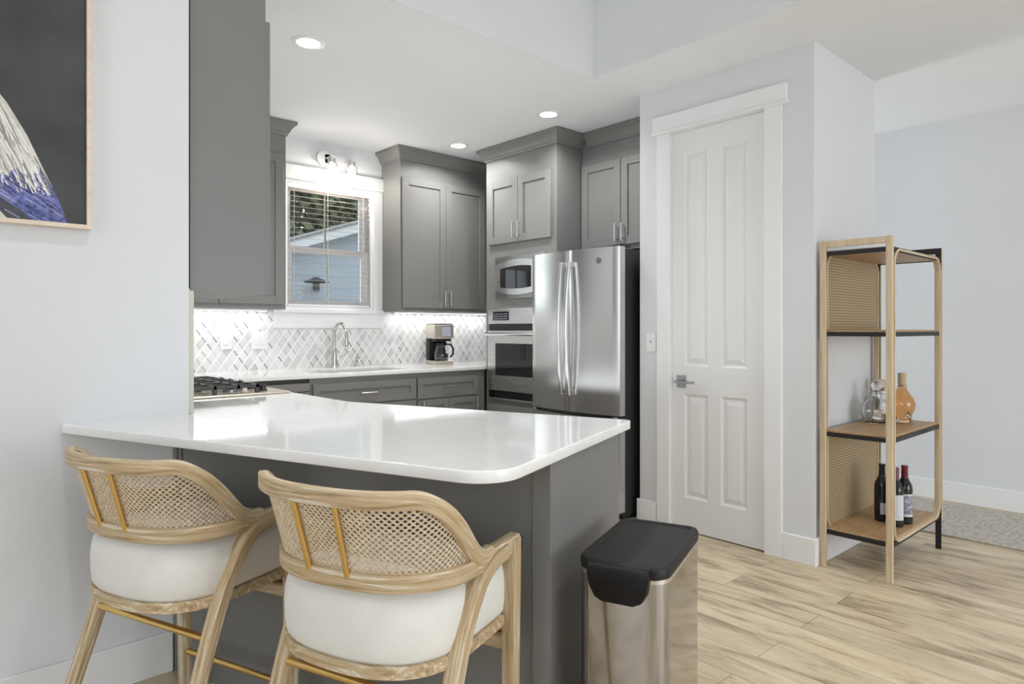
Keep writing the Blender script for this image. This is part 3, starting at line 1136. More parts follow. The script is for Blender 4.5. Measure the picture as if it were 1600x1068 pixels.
# arched door front
m_ = MB(mo)
top, bot = [], []
for k in range(13):
    a = .135 + (.680 - .135) * k / 12
    s = 1 - ((a - .4075) / .2725) ** 2
    top.append((a, 1.735 + .040 * s))
    bot.append((a, 1.532 - .040 * s))
poly = top + bot[::-1]
m_.quadprism([(a, -.006, z) for a, z in poly], [(a, -.022, z) for a, z in poly])
dr = m_.build('door', 'steel', mw)
m_ = MB(mo)
top, bot = [], []
for k in range(13):
    a = .200 + (.560 - .200) * k / 12
    s = 1 - ((a - .4075) / .2725) ** 2
    top.append((a, 1.690 + .032 * s))
    bot.append((a, 1.570 - .030 * s))
poly = top + bot[::-1]
m_.quadprism([(a, -.021, z) for a, z in poly], [(a, -.0235, z) for a, z in poly])
m_.build('door_window', 'dark_glass', dr)
MB(mo).lathe([(0, 0), (.006, 0), (.006, .002), (0, .002)], (0, 0, 0), 12).build('door_badge', 'steel_dark', dr, loc=(.160, -.0221, .085), rot=(R(90), 0, 0))
m_ = MB(mo)
m_.box(.600, .668, -.0245, -.022, 1.55, 1.72, .001)
m_.build('keypad', 'black_gloss', dr)

ov = thing('built_in_oven', 'steel built-in wall oven below the microwave', 'oven', (OX, OY, .642), G90)
oo = (0, 0, .642)
MB(oo).box(.045, .770, .004, .58, .645, 1.385).build('body', 'dark_case', ov)
m_ = MB(oo).box(.042, .773, -.018, .004, 1.262, 1.388, .002)
cp = m_.build('control_panel', 'steel', ov)
MB(oo).box(.105, .300, -.0195, -.018, 1.290, 1.362).build('display', 'black_gloss', cp)
m_ = MB(oo)
for i in range(7):
    for j in range(3):
        m_.box(.120 + i * .024, .134 + i * .024, -.0203, -.0195, 1.300 + j * .019, 1.307 + j * .019)
m_.build('keypad', 'screen_grey', cp)
m_ = MB(oo).box(.045, .770, -.006, .004, 1.212, 1.260)
vt = m_.build('vent_slot', 'dark_case', ov)
m_ = MB(oo).box(.042, .773, -.026, .004, .720, 1.208, .003)
od = m_.build('oven_door', 'steel', ov)
MB(oo).box(.145, .670, -.0275, -.026, .845, 1.105).build('door_window', 'dark_glass', od)
m_ = MB(oo).tube([(.060, -.066, 1.180), (.755, -.066, 1.180)], .012, 12, up=(0, 0, 1))
m_.box(.085, .105, -.060, -.026, 1.172, 1.188).box(.710, .730, -.060, -.026, 1.172, 1.188)
m_.build('handle', 'handle_metal', od, smooth=True)
MB(oo).box(.045, .770, -.012, .004, .662, .716).build('lower_vent', 'black_gloss', ov)
MB(oo).box(.042, .773, -.022, .004, .643, .660, .002).build('base_trim', 'steel', ov)

# ------------------------------------------------------------------ refrigerator (faces -x)
FRX, FRY, FRW = 3.30, 3.428, .790
fr = thing('refrigerator', 'steel french-door refrigerator between the cabinet tower and the white door', 'refrigerator', (FRX, FRY, 0), G90)
MB().box(.012, FRW - .012, .066, .78, .03, 1.735, .004).box(.03, FRW - .03, .09, .74, 0, .03).build('case', 'dark_case', fr)


def bow(a):
    return -.042 * (1 - ((a - FRW / 2) / (FRW / 2)) ** 2)


def bowed(mb, a0, a1, z0, z1, n=14, th=.060):
    fr_, bkk = [], []
    for k in range(n + 1):
        a = a0 + (a1 - a0) * k / n
        e = min(a - a0, a1 - a)
        y = bow(a) + (.008 * (1 - e / .012) ** 2 if e < .012 else 0)
        fr_.append((a, y))
    poly = fr_ + [(a1, th), (a0, th)]
    mb.prism(poly, z0, z1)


dl = MB()
bowed(dl, .0, FRW / 2 - .002, .672, 1.745)
dl = dl.build('door', 'steel_fridge', fr, smooth=True, auto=30)
drr = MB()
bowed(drr, FRW / 2 + .002, FRW, .672, 1.745)
drr = drr.build('door', 'steel_fridge', fr, smooth=True, auto=30)
fz = MB()
bowed(fz, 0, FRW, .06, .650, 24)
fz = fz.build('freezer_drawer', 'steel_fridge', fr, smooth=True, auto=30)
MB().box(.01, FRW - .01, .02, .066, .648, .674).build('door_gasket', 'black_gloss', fr)
for s, dd in ((-1, dl), (1, drr)):
    a = FRW / 2 + s * .034
    hb = MB()
    pp = []
    for k in range(17):
        u = k / 16
        z = .785 + u * .880
        y = bow(a) - .030 - .034 * math.sin(math.pi * u)
        pp.append((a, y, z))
    hb.sweep(pp, rr(.024, .026, .007), up=(0, -1, 0))
    for z in (.800, 1.650):
        hb.box(a - .011, a + .011, bow(a) - .032, bow(a) + .002, z - .016, z + .016, .002)
    hb.build('handle', 'handle_metal', dd, smooth=True)
hb = MB()
hb.sweep([(.08 + .63 * k / 16, bow(.08 + .63 * k / 16) - .030 - .03 * math.sin(math.pi * k / 16), .595) for k in range(17)], rr(.024, .026, .007), up=(0, 0, 1))
for a in (.10, .69):
    hb.box(a - .012, a + .012, bow(a) - .034, bow(a) + .004, .585, .605)
hb.build('handle', 'handle_metal', fz, smooth=True)
for a in (.02, FRW - .05):
    MB().box(a, a + .03, -.004, .066, .652, .664, .002).build('hinge', 'handle_metal', fr)
MB().box(FRW - .08, FRW - .01, .03, .13, 1.745, 1.765, .003).build('hinge_cover', 'dark_case', fr)
bg = MB()
bg.lathe([(0, 0), (.020, 0), (.020, .002), (.017, .0025), (.0165, .002), (0, .002)], seg=28)
bg.tube([(.006, .007, .0025), (.0, .010, .0028), (-.007, .005, .0028), (-.007, -.005, .0028), (0, -.010, .0028), (.006, -.006, .0028), (.005, 0, .0028), (.0, 0, .0028)], .0011, 6, up=(0, 0, 1))
bg.build('badge', 'steel_dark', drr, smooth=True, loc=(FRY - 2.785, bow(FRY - 2.785) - .0002, 1.662), rot=(R(90), 0, 0))

# ------------------------------------------------------------------ coffee maker
cm = thing('coffee_maker', 'steel and black drip coffee maker on the counter by the oven tower', 'coffee maker', (3.41, 4.70, .914), R(-14))
MB().box(-.085, .085, -.11, .12, 0, .035, .006, 2).build('base', 'champagne_metal', cm)
MB().box(-.080, .080, .035, .12, .035, .225, .004).build('column', 'black_plastic', cm)
m_ = MB().box(-.088, .088, -.11, .12, .222, .345, .008, 2)
hd = m_.build('brew_head', 'champagne_metal', cm)
MB().box(-.080, .080, -.10, .11, .345, .352, .003).build('lid', 'black_plastic', cm)
MB().box(-.020, .060, -.1125, -.11, .245, .325, .001).build('display', 'screen_grey', hd)
MB().box(-.070, .070, -.095, .02, .200, .222).build('filter_basket', 'black_plastic', cm)
m_ = MB().lathe([(0, .037), (.058, .037), (.064, .06), (.062, .10), (.050, .14), (.044, .165), (.040, .165), (.046, .14), (.058, .10), (.060, .06), (.055, .041), (0, .041)], (0, -.045, 0), 24)
cf = m_.build('carafe', 'clear_glass', cm, smooth=True)
MB().lathe([(0, .042), (.054, .042), (.0585, .06), (.057, .095), (0, .095)], (0, -.045, 0), 24).build('coffee', 'coffee_liquid', cf, smooth=True)
MB().lathe([(0, .165), (.047, .165), (.047, .185), (.030, .192), (0, .192)], (0, -.045, 0), 24).build('carafe_lid', 'black_plastic', cf, smooth=True)
m_ = MB()
m_.sweep([(.035, -.075, .176), (.062, -.105, .172), (.078, -.118, .14), (.078, -.118, .09), (.062, -.100, .065)], rr(.014, .020, .004), up=(.7, .7, 0))
m_.build('carafe_handle', 'black_plastic', cf, smooth=True)

# ------------------------------------------------------------------ lights of the room, and cans added beyond the kitchen
lt = thing('wall_sconce', 'two-bulb vanity light with glass jar shades above the kitchen window', 'lamp', (2.52, WY, 2.575))
m_ = MB()
n = 32
e1 = [(-.085 + .060 * math.cos(2 * math.pi * k / n), .060 * math.sin(2 * math.pi * k / n)) for k in range(n)]
m_.quadprism([(x, -.001, z) for x, z in e1], [(x, -.028, z) for x, z in e1])
m_.box(-.085, .125, -.028, -.001, -.040, .040, .006, 2)
m_.build('back_plate', 'white_plastic', lt, smooth=True)
for x in (-.068, .105):
    m_ = MB().tube([(x, -.02, .0), (x, -.09, .0), (x, -.115, -.02)], .010, 10, up=(1, 0, 0))
    m_.lathe([(0, 0), (.030, 0), (.030, -.030), (0, -.030)], (x, -.115, -.018), 20)
    ar = m_.build('arm', 'handle_metal', lt, smooth=True)
    m_ = MB().lathe([(.024, -.040), (.044, -.055), (.047, -.075), (.047, -.150), (.0455, -.150), (.0455, -.075), (.0425, -.056), (.0225, -.041)], (x, -.115, 0), 24, close=True)
    m_.build('jar_shade', 'jar_glass', ar, smooth=True)
    MB().lathe([(0, -.048), (.012, -.050), (.014, -.065), (.026, -.095), (.027, -.110), (.018, -.130), (0, -.136)], (x, -.115, 0), 18).build('bulb', 'bulb_glow', ar, smooth=True)
    pl = bpy.data.lights.new('bulb_light', 'POINT')
    pl.energy = 5.2
    pl.shadow_soft_size = .03
    pl.color = (1.0, .94, .85)
    po = bpy.data.objects.new('bulb_light', pl)
    po.location = (2.52 + x, WY - .115, 2.575 - .175)
    COL.objects.link(po)

CANS = [((1.531, 3.262), 'round recessed ceiling light closest to the tall grey cabinet side panel'),
        ((3.276, 3.237), 'round recessed ceiling light above the refrigerator'),
        ((3.296, 4.284), 'small round recessed ceiling light above the corner by the oven tower')]
for (x, y), lab in CANS:
    t = thing('recessed_light', lab, 'ceiling light', (x, y, CEIL), 0, 'recessed ceiling lights in the kitchen')
    MB().lathe([(.085, 0), (.085, -.004), (.060, -.006), (.058, -.001), (.058, 0)], seg=32).build('trim_ring', 'white_plastic', t, smooth=True)
    MB().lathe([(0, -.0035), (.059, -.0035), (.059, -.0005), (0, -.0005)], seg=32).build('lens', 'lamp_disc', t)
    area('can_light', (x, y, CEIL - .02), (x, y, 0), .12, .12, CAN_POWER, (1.0, .995, .985), 'DISK', 150)


for (x, y, z), lab in (((0.9, 0.7, 4.2), 'added round recessed light in the high living room ceiling before the peninsula'),
                       ((2.3, -0.9, 4.2), 'added round recessed light in the high living room ceiling near the lower soffit'),
                       ((4.1, -0.3, CEIL), 'added round recessed light in the low ceiling outside the hall')):
    t = thing('recessed_light', lab, 'ceiling light', (x, y, z), 0, 'added recessed ceiling lights outside the kitchen')
    MB().lathe([(.085, 0), (.085, -.004), (.060, -.006), (.058, -.001), (.058, 0)], seg=32).build('trim_ring', 'white_plastic', t, smooth=True)
    MB().lathe([(0, -.0035), (.059, -.0035), (.059, -.0005), (0, -.0005)], seg=32).build('lens', 'lamp_disc', t)
    area('added_can_light', (x, y, z - .02), (x, y, 0), .12, .12, 13 if z > 3 else 2.6, (1.0, .995, .985), 'DISK', 110)  # unseen cans, added to lift the counter and floor


def strip(x0, x1, y, z, lab):
    t = thing('under_cabinet_light', lab, 'light', ((x0 + x1) / 2, y, z))
    wd = (x1 - x0) / 2
    MB().box(-wd, wd, -.012, .012, -.008, 0).build('housing', 'white_plastic', t)
    MB().box(-wd + .005, wd - .005, -.009, .009, -.010, -.008).build('diffuser', 'led_strip', t)
    area('strip_light', ((x0 + x1) / 2, y, z - .012), ((x0 + x1) / 2, y + .05, 0), x1 - x0, .02, STRIP_POWER * (x1 - x0), (1, 1, 1))


strip(1.10, 1.95, 4.84, 1.362, 'thin light strip under the wall cabinet left of the window')
strip(3.05, 4.10, 4.84, 1.365, 'thin light strip under the wall cabinet right of the window')

# ------------------------------------------------------------------ bar stools
SW, SB, SY0, YF = .243, .198, .012, .205


def plan_table():
    pts = []
    n = 120
    for k in range(-n, n + 1):
        th = (math.pi / 2) * k / n
        e = 2 / 2.5
        x = SW * math.copysign(abs(math.sin(th)) ** e, math.sin(th))
        y = SY0 - SB * abs(math.cos(th)) ** e
        pts.append((x, y))
    right = [(SW, SY0 + (YF - SY0) * k / 20) for k in range(1, 21)]
    left = [(-x, y) for x, y in right][::-1]
    pts = left + pts + right
    s = [0]
    for a, b in zip(pts, pts[1:]):
        s.append(s[-1] + math.hypot(a[0] - b[0], a[1] - b[1]))
    mid = s[-1] / 2
    return pts, [q - mid for q in s]


PT, PS = plan_table()
SMAX = PS[-1]


def plan(s):
    s = max(PS[0], min(PS[-1], s))
    lo, hi = 0, len(PS) - 1
    while hi - lo > 1:
        m = (lo + hi) // 2
        if PS[m] <= s:
            lo = m
        else:
            hi = m
    f = (s - PS[lo]) / max(1e-9, PS[hi] - PS[lo])
    x = PT[lo][0] + f * (PT[hi][0] - PT[lo][0])
    y = PT[lo][1] + f * (PT[hi][1] - PT[lo][1])
    i0, i1 = max(0, lo - 2), min(len(PT) - 1, hi + 2)
    tx, ty = PT[i1][0] - PT[i0][0], PT[i1][1] - PT[i0][1]
    l = math.hypot(tx, ty)
    return x, y, ty / l, -tx / l          # outward normal: right of travel


ZR, ZT = .694, .880


def smooth(a, b, x):
    t = max(0, min(1, (x - a) / (b - a)))
    return t * t * (3 - 2 * t)


S1, S2 = .185, .385


def ztop(s):
    return ZR + .012 + (ZT - ZR - .012) * (1 - smooth(S1, S2, abs(s)))


LEAN = .29


def back_pt(s, z, off=0.0):
    x, y, nx, ny = plan(s)
    o = LEAN * (.42 + .58 * max(0.0, -ny)) * (z - ZR) + off
    return (x + nx * o, y + ny * o, z)


def make_stool(label, loc, rotz):
    st = thing('bar_stool', label, 'stool', loc, rotz, 'cane-back counter stools at the peninsula')
    # seat frame and cushion (D-shaped)
    outl = []
    for k in range(-24, 25):
        th = (math.pi / 2) * k / 24
        e = 2 / 2.5
        outl.append((.235 * math.copysign(abs(math.sin(th)) ** e, math.sin(th)), .0 - .196 * abs(math.cos(th)) ** e))
    outl += [(.235, .10), (.233, .18), (.217, .222), (.185, .232), (0, .236), (-.185, .232), (-.217, .222), (-.233, .18), (-.235, .10)]

    def sc(k, z):
        return [(x * k, (y - .01) * k + .01, z) for x, y in outl]
    m = MB()
    m.loft([sc(.985, .492), sc(1.0, .495), sc(1.0, .517), sc(.985, .520)])
    m.build('seat_frame', 'stool_wood_rail', st, smooth=True)
    m = MB()
    m.loft([sc(.955, .520), sc(.985, .530), sc(1.0, .555), sc(1.005, .590), sc(.998, .622), sc(.975, .645), sc(.93, .658), sc(.83, .668), sc(.6, .673), sc(.3, .675)])
    m.build('seat', 'cushion_fabric', st, smooth=True, auto=60)
    # lower back rail running on into both arms
    n = 72
    pts = [back_pt(-SMAX + 2 * SMAX * k / n, ZR) for k in range(n + 1)]
    m = MB()
    m.sweep(pts, rr(.030, .040, .005), up=(0, 0, 1))
    m.build('arm_rail', 'stool_wood', st, smooth=True)
    # top rail swooping down to the arms
    ss = [(-S2 - .03) + 2 * (S2 + .03) * k / 80 for k in range(81)]
    pts, ups = [], []
    for s in ss:
        pts.append(back_pt(s, ztop(s), .004))
        ups.append((0, 0, 1))
    m = MB()
    prof = rr(.022, .037, .004)
    m.sweep(pts, prof, ups=ups)
    m.build('top_rail', 'stool_wood', st, smooth=True)
    # woven cane
    m = MB()
    p = .0135
    cache = {}

    def vert(s, z):
        key = (round(s * 2e4), round(z * 2e4))
        if key not in cache:
            cache[key] = m.v(back_pt(s, z))
        return cache[key]
    rows = int((ZT - ZR) / (p / 2)) + 2
    cols = int(S2 / p) + 1
    for j in range(rows):
        z = ZR + .004 + j * p / 2
        for i in range(-cols, cols + 1):
            s = i * p + (p / 2 if j % 2 else 0)
            if z > ztop(s) - .002:
                continue
            outer = [vert(s + p / 2, z), vert(s, z + p / 2), vert(s - p / 2, z), vert(s, z - p / 2)]
            r = .0036
            inner = [m.v(back_pt(s + r * math.cos(a), z + r * math.sin(a))) for a in [math.pi / 4 * q for q in range(8)]]
            for q in range(4):
                a, b2 = outer[q], outer[(q + 1) % 4]
                i0, i1, i2 = inner[2 * q], inner[2 * q + 1], inner[(2 * q + 2) % 8]
                m.face([a, i1, i0])
                m.face([a, b2, i1])
                m.face([b2, i2, i1])
    ca = m.build('cane_back', 'cane_fibre', st, smooth=True)
    so = ca.modifiers.new('thickness', 'SOLIDIFY')
    so.thickness = .0022
    so.offset = 0
    # brass rods outside the cane
    for s in (-.052, .052):
        m = MB()
        m.tube([back_pt(s, ZR + .010, .010), back_pt(s, ZT - .010, .010)], .0066, 12)
        m.build('brass_rod', 'brass', st, smooth=True)
    # rear legs: raked, curving forward into the arms
    for s in (-1, 1):
        pth = [(s * SW, .135, ZR - .004), (s * SW, .090, ZR - .006), (s * SW, .050, ZR - .016), (s * (SW - .002), .018, ZR - .040), (s * (SW - .004), -.006, ZR - .080),
               (s * (SW - .006), -.032, .570), (s * (SW - .006), -.070, .480), (s * (SW - .002), -.150, .250), (s * (SW + .006), -.238, 0.0)]
        # smooth the path
        fine = []
        for i in range(len(pth) - 1):
            a, b2 = Vector(pth[i]), Vector(pth[i + 1])
            for q in range(5):
                fine.append(a.lerp(b2, q / 5))
        fine.append(Vector(pth[-1]))
        for _ in range(6):
            fine = [fine[0]] + [(fine[i - 1] + fine[i] * 2 + fine[i + 1]) / 4 for i in range(1, len(fine) - 1)] + [fine[-1]]
        L = len(fine)
        scl = [1.0 - .24 * max(0, (i / (L - 1) - .45) / .55) for i in range(L)]
        m = MB()
        m.sweep(fine, rr(.036, .046, .006), ups=[(1, 0, 0)] * L, scale=scl)
        m.build('leg', 'stool_wood', st, smooth=True)
    for s in (-1, 1):
        m = MB()
        m.quadprism([(s * .239 + dx * .015, .190 + dy * .015, 0) for dx, dy in ((-1, -1), (1, -1), (1, 1), (-1, 1))],
                    [(s * .243 + dx * .019, .186 + dy * .021, .708) for dx, dy in ((-1, -1), (1, -1), (1, 1), (-1, 1))])
        bmesh.ops.bevel(m.bm, geom=list(m.bm.edges), offset=.004, segments=2, affect='EDGES', profile=.5)
        m.build('leg', 'stool_wood_block', st, smooth=True)
        m = MB().box(s * .243 - .018, s * .243 + .018, .206, .212, .672, .708, .001)
        m.build('bumper', 'black_plastic', st)
    # front seat rail and footrests
    m = MB().box(-.230, .230, .178, .200, .425, .465, .003)
    m.build('front_rail', 'stool_wood_rail', st)
    m = MB().tube([(-.255, -.097, .420), (.255, -.097, .420)], .0095, 14, up=(0, 0, 1))
    m.build('rear_footrest', 'brass', st, smooth=True)
    m = MB().tube([(-.255, .188, .165), (.255, .188, .165)], .0095, 14, up=(0, 0, 1))
    m.build('front_footrest', 'brass', st, smooth=True)
    return st


def stool_loc(s, off):
    p = T0 + C_ * s + D_ * off
    return (p.x, p.y, 0)


ROT = math.atan2(D_.y, D_.x) - math.pi / 2
s2 = make_stool('cane-back wooden stool by the rounded counter corner, nearer the steel bin', stool_loc(1.294, .03), ROT)
dup(s2, stool_loc(.567, .015), ROT, 'cane-back wooden stool nearer the wall below the framed bird picture')

# ------------------------------------------------------------------ trash bin
bn = thing('trash_can', 'slim brushed steel bin with black lid at the peninsula end panel', 'trash can', (1.478, 1.100, 0), ROT)
BW, BD = .228, .385


def rrect(wd, d, r, z, n=6):
    pl_ = round_poly([(-wd / 2, -d / 2), (-wd / 4, -d / 2), (0, -d / 2), (wd / 4, -d / 2), (wd / 2, -d / 2), (wd / 2, d / 2), (-wd / 2, d / 2)], [r, 0, 0, 0, r, r, r], n)
    return [(x, y - (.020 * (1 - (2 * x / wd) ** 2) if y < -d / 2 + r else 0), z) for x, y in pl_]


MB().loft([rrect(BW - .004, BD - .004, .036, .0), rrect(BW - .002, BD - .002, .036, .03)]).build('base', 'black_plastic', bn, smooth=True)
m_ = MB()
m_.loft([rrect(BW, BD, .036, .030), rrect(BW, BD, .036, .612)])
bd = m_.build('body', 'bin_steel', bn, smooth=True, auto=50)
MB().loft([rrect(BW + .003, BD + .003, .037, .612), rrect(BW + .003, BD + .003, .037, .622)]).build('rim', 'handle_metal', bn, smooth=True, auto=50)
m_ = MB()
m_.loft([rrect(BW + .002, BD + .002, .036, .622), rrect(BW + .004, BD + .004, .037, .626), rrect(BW + .004, BD + .004, .037, .644), rrect(BW - .004, BD - .004, .033, .650), rrect(BW - .030, BD - .030, .020, .651), rrect(BW - .036, BD - .036, .018, .6475)])
ld = m_.build('lid', 'black_plastic', bn, smooth=True, auto=35)
m_ = MB()
prof = [(-.080, .652), (.080, .652), (.080, .628), (.074, .590), (.060, .566), (.040, .556), (-.040, .556), (-.060, .566), (-.074, .590), (-.080, .628)]
yb = -BD / 2 - .018
m_.quadprism([(x, yb + .004, z) for x, z in prof], [(x * .97, yb - .014, .605 + (z - .605) * .97) for x, z in prof])
bmesh.ops.bevel(m_.bm, geom=[e for e in m_.bm.edges if all(v.co.y < yb - .01 for v in e.verts)], offset=.004, segments=2, affect='EDGES', profile=.5)
m_.build('lid_flap', 'flap_plastic', ld, smooth=True)
MB().box(-.0008, .0008, yb - .0006, yb + .002, .035, .556).build('seam', 'black_steel', bd)
MB().box(-.065, .065, yb - .030, yb + .01, .008, .024, .004).build('pedal', 'bin_steel', bn)

# ------------------------------------------------------------------ rattan shelf
SHX, SHY = 3.49, 1.143
sh = thing('open_shelf', 'tall open wood and black metal shelf with rattan back panels by the hall', 'shelf', (SHX, SHY, 0))
LX, LY, HT = .755, .314, 1.672
m_ = MB()
for y in (0, LY):
    m_.box(-.012, .004, y - .016, y + .016, 0, HT, .003)
m_.box(-.012, .004, -.016 + .032, LY - .016, HT - .034, HT, .003)
m_.build('end_frame', 'shelf_post_wood', sh)
m_ = MB()
for y in (0, LY):
    m_.box(.004, .010, y - .013, y + .013, .02, HT - .01)
m_.box(.004, .010, .013, LY - .013, HT - .030, HT - .006)
for y in (0, LY):
    m_.box(LX - .006, LX, y - .014, y + .014, 0, HT)
m_.box(LX - .006, LX, .014, LY - .014, HT - .03, HT)
for z in (1.598, 1.186, .672, .170):
    m_.box(.010, LX - .006, -.010, -.004, z, z + .022).box(.010, LX - .006, LY + .004, LY + .010, z, z + .022)
    m_.box(.006, .012, -.004, LY + .004, z, z + .022).box(LX - .012, LX - .006, -.004, LY + .004, z, z + .022)
m_.build('metal_frame', 'black_steel', sh)
m_ = MB()
for y in (0, LY):
    m_.box(LX, LX + .016, y - .016, y + .016, .17, HT, .003)
m_.box(LX, LX + .016, .016, LY - .016, HT - .034, HT, .003)
m_.build('end_frame', 'shelf_post_wood', sh)
for z in (1.600, 1.194, .680, .176):
    MB().box(.014, LX - .014, .0, LY, z + .002, z + .024, .003).build('shelf_board', 'shelf_board_wood', sh)


def loop(y, z0, z1, r, name, mat):
    x0, x1 = .024, LX - .018
    pp = []
    for cx, cz, a0 in ((x1 - r, z1 - r, 0), (x0 + r, z1 - r, 90), (x0 + r, z0 + r, 180), (x1 - r, z0 + r, 270)):
        for k in range(9):
            a = R(a0 + 90 * k / 8)
            pp.append((cx + r * math.cos(a), y, cz + r * math.sin(a)))
    # thin strip profile wide across the depth
    return MB().sweep(pp, rr(.012, .030, .003), up=(0, 1, 0), closed=True).build(name, mat, sh, smooth=True)


loop(-.001, .188, 1.610, .075, 'bent_frame', 'shelf_bent_wood')
loop(LY + .001, .188, 1.610, .075, 'bent_frame', 'shelf_bent_wood')


def panel(z0, z1, rt, rb):
    x0, x1 = .026, LX - .022
    pl_ = round_poly([(x0, z0), (x1, z0), (x1, z1), (x0, z1)], [rb, rb, rt, rt])
    m = MB()
    m.quadprism([(x, LY - .006, z) for x, z in pl_], [(x, LY + .002, z) for x, z in pl_])
    m.build('rattan_panel', 'rattan_weave', sh)


panel(1.219, 1.602, .07, .002)
panel(.196, .678, .002, .07)

# decanters on the third shelf
SZ = .704
dc = thing('decanter', 'round clear glass decanter with ball stopper on the rattan shelf', 'decanter', (3.955, 1.365, SZ), 0, 'decanters on the open shelf')
m_ = MB().lathe([(0, 0), (.052, 0), (.058, .008), (.078, .04), (.082, .068), (.070, .105), (.040, .130), (.026, .140), (.024, .160), (.030, .168), (.026, .168), (.020, .160), (.022, .139),
                 (.038, .127), (.066, .103), (.077, .068), (.073, .042), (.054, .012), (0, .010)], seg=32)
m_.build('body', 'clear_glass', dc, smooth=True)
m_ = MB().lathe([(0, .150), (.017, .152), (.019, .172), (.012, .178), (.022, .186), (.028, .204), (.022, .222), (0, .232)], seg=24)
m_.build('stopper', 'clear_glass', dc, smooth=True)
dc = thing('decanter', 'amber decanter with tall wooden stopper on the rattan shelf', 'decanter', (4.110, 1.285, SZ), 0, 'decanters on the open shelf')
m_ = MB().lathe([(0, 0), (.040, 0), (.046, .012), (.050, .040), (.064, .075), (.068, .100), (.058, .135), (.035, .165), (.024, .185), (.024, .205), (.019, .205), (.019, .184), (.031, .162),
                 (.054, .133), (.063, .100), (.059, .077), (.045, .042), (.040, .014), (0, .012)], seg=32)
m_.build('body', 'amber_glass', dc, smooth=True)
MB().lathe([(0, .195), (.018, .196), (.018, .206), (.021, .208), (.021, .268), (.017, .272), (0, .272)], seg=20).build('stopper', 'cork', dc, smooth=True)
m_ = MB()
rnd.seed(4)
for k in range(16):
    a = rnd.uniform(0, 2 * math.pi)
    r = .046
    z = rnd.uniform(.004, .05)
    q = rnd.uniform(.008, .014)
    cx, cy = r * math.cos(a), r * math.sin(a)
    m_.loft([[(cx + q * math.cos(t) * f, cy + q * math.sin(t) * f, z + dz) for t in (0, 1.3, 2.5, 3.8, 5.0)] for f, dz in ((.3, -.002), (1, .005), (.2, .014))])
m_.build('crystal_base', 'crystal_white', dc)
dc = thing('decanter', 'square-shouldered decanter with flat glass stopper half hidden behind the shelf post', 'decanter', (4.145, 1.404, SZ), 0, 'decanters on the open shelf')
m_ = MB().lathe([(0, 0), (.048, 0), (.052, .006), (.052, .105), (.044, .130), (.022, .145), (.021, .170), (.028, .176), (.024, .176), (.017, .170), (.018, .143), (.040, .127), (.047, .104), (.047, .012), (0, .010)], seg=28)
m_.build('body', 'clear_glass', dc, smooth=True)
MB().lathe([(0, .010), (.046, .012), (.046, .055), (0, .055)], seg=24).build('liquor', 'amber_glass', dc, smooth=True)
MB().lathe([(0, .160), (.016, .161), (.017, .178), (.033, .184), (.034, .222), (.028, .228), (0, .228)], seg=24).build('stopper', 'crystal_white', dc, smooth=True)


def bottle(label, loc, glassm, cap, labels, face_to=(0, 0)):
    b = thing('wine_bottle', label, 'bottle', loc, math.atan2(face_to[1] - loc[1], face_to[0] - loc[0]), 'wine bottles on the bottom shelf')
    m = MB().lathe([(0, .004), (.030, 0), (.0365, .004), (.0375, .012), (.0375, .180), (.034, .203), (.022, .226), (.0150, .245), (.0140, .290), (.0155, .292), (.0155, .300), (0, .300)], seg=28)
    m.build('glass', glassm, b, smooth=True)
    MB().lathe([(.0146, .236), (.0163, .244), (.0152, .289), (.0166, .292), (.0166, .302), (0, .302)], seg=24).build('capsule', cap, b, smooth=True)
    for (a0, a1, z0, z1, mat) in labels:
        m = MB()
        r0 = .0379
        ring0, ring1 = [], []
        for k in range(13):
            a = R(a0 + (a1 - a0) * k / 12)
            ring0.append((r0 * math.cos(a), r0 * math.sin(a)))
            ring1.append(((r0 - .0006) * math.cos(a), (r0 - .0006) * math.sin(a)))
        poly = ring0 + ring1[::-1]
        m.prism(poly, z0, z1)
        m.build('label', mat, b)
    return b


BZ = .201
bottle('black wine bottle with small white label, leftmost on the bottom shelf', (3.850, 1.300, BZ), 'bottle_glass', 'black_gloss', [(-12, 62, .040, .100, 'label_paper')])
bottle('dark wine bottle with tall white label half behind the front shelf post', (3.800, 1.218, BZ), 'bottle_glass', 'capsule_plum', [(-40, 70, .035, .165, 'label_paper')])
bottle('wine bottle with red capsule and grey picture label on the bottom shelf', (3.888, 1.203, BZ), 'bottle_glass', 'capsule_red', [(-75, 75, .040, .052, 'label_paper'), (-75, 75, .052, .150, 'label_art'), (-75, 75, .150, .158, 'label_paper')])

# ------------------------------------------------------------------ hall rug
rg = MB().box(4.53, 5.36, -2.6, 2.6, 0.0005, .011, .003).build('hall_rug', 'rug_weave')
tag(rg, 'grey beige woven runner rug along the hall wall', 'rug')

# ------------------------------------------------------------------ framed picture
pic = thing('framed_picture', 'large framed dark picture of white and blue plumage on the left wall', 'picture', (-.1, 2.59, 1.55))
po_ = (-.1, 2.59, 1.55)
PX0, PX1, PZ0, PZ1 = -.64, .444, 1.552, 2.98
m_ = MB(po_)
fw = .014
m_.box(PX0, PX0 + fw, 2.552, 2.589, PZ0, PZ1, .001).box(PX1 - fw, PX1, 2.552, 2.589, PZ0, PZ1, .001)
m_.box(PX0 + fw, PX1 - fw, 2.552, 2.589, PZ0, PZ0 + fw, .001).box(PX0 + fw, PX1 - fw, 2.552, 2.589, PZ1 - fw, PZ1, .001)
m_.build('frame', 'frame_wood', pic)
cv = MB(po_)
cv.box(PX0 + fw, PX1 - fw, 2.566, 2.585, PZ0 + fw, PZ1 - fw)
YC = 2.566


def flat(poly, mi, d):
    cv.mi = mi
    cv.quadprism([(x, YC + .0004, z) for x, z in poly], [(x, YC - d, z) for x, z in poly])


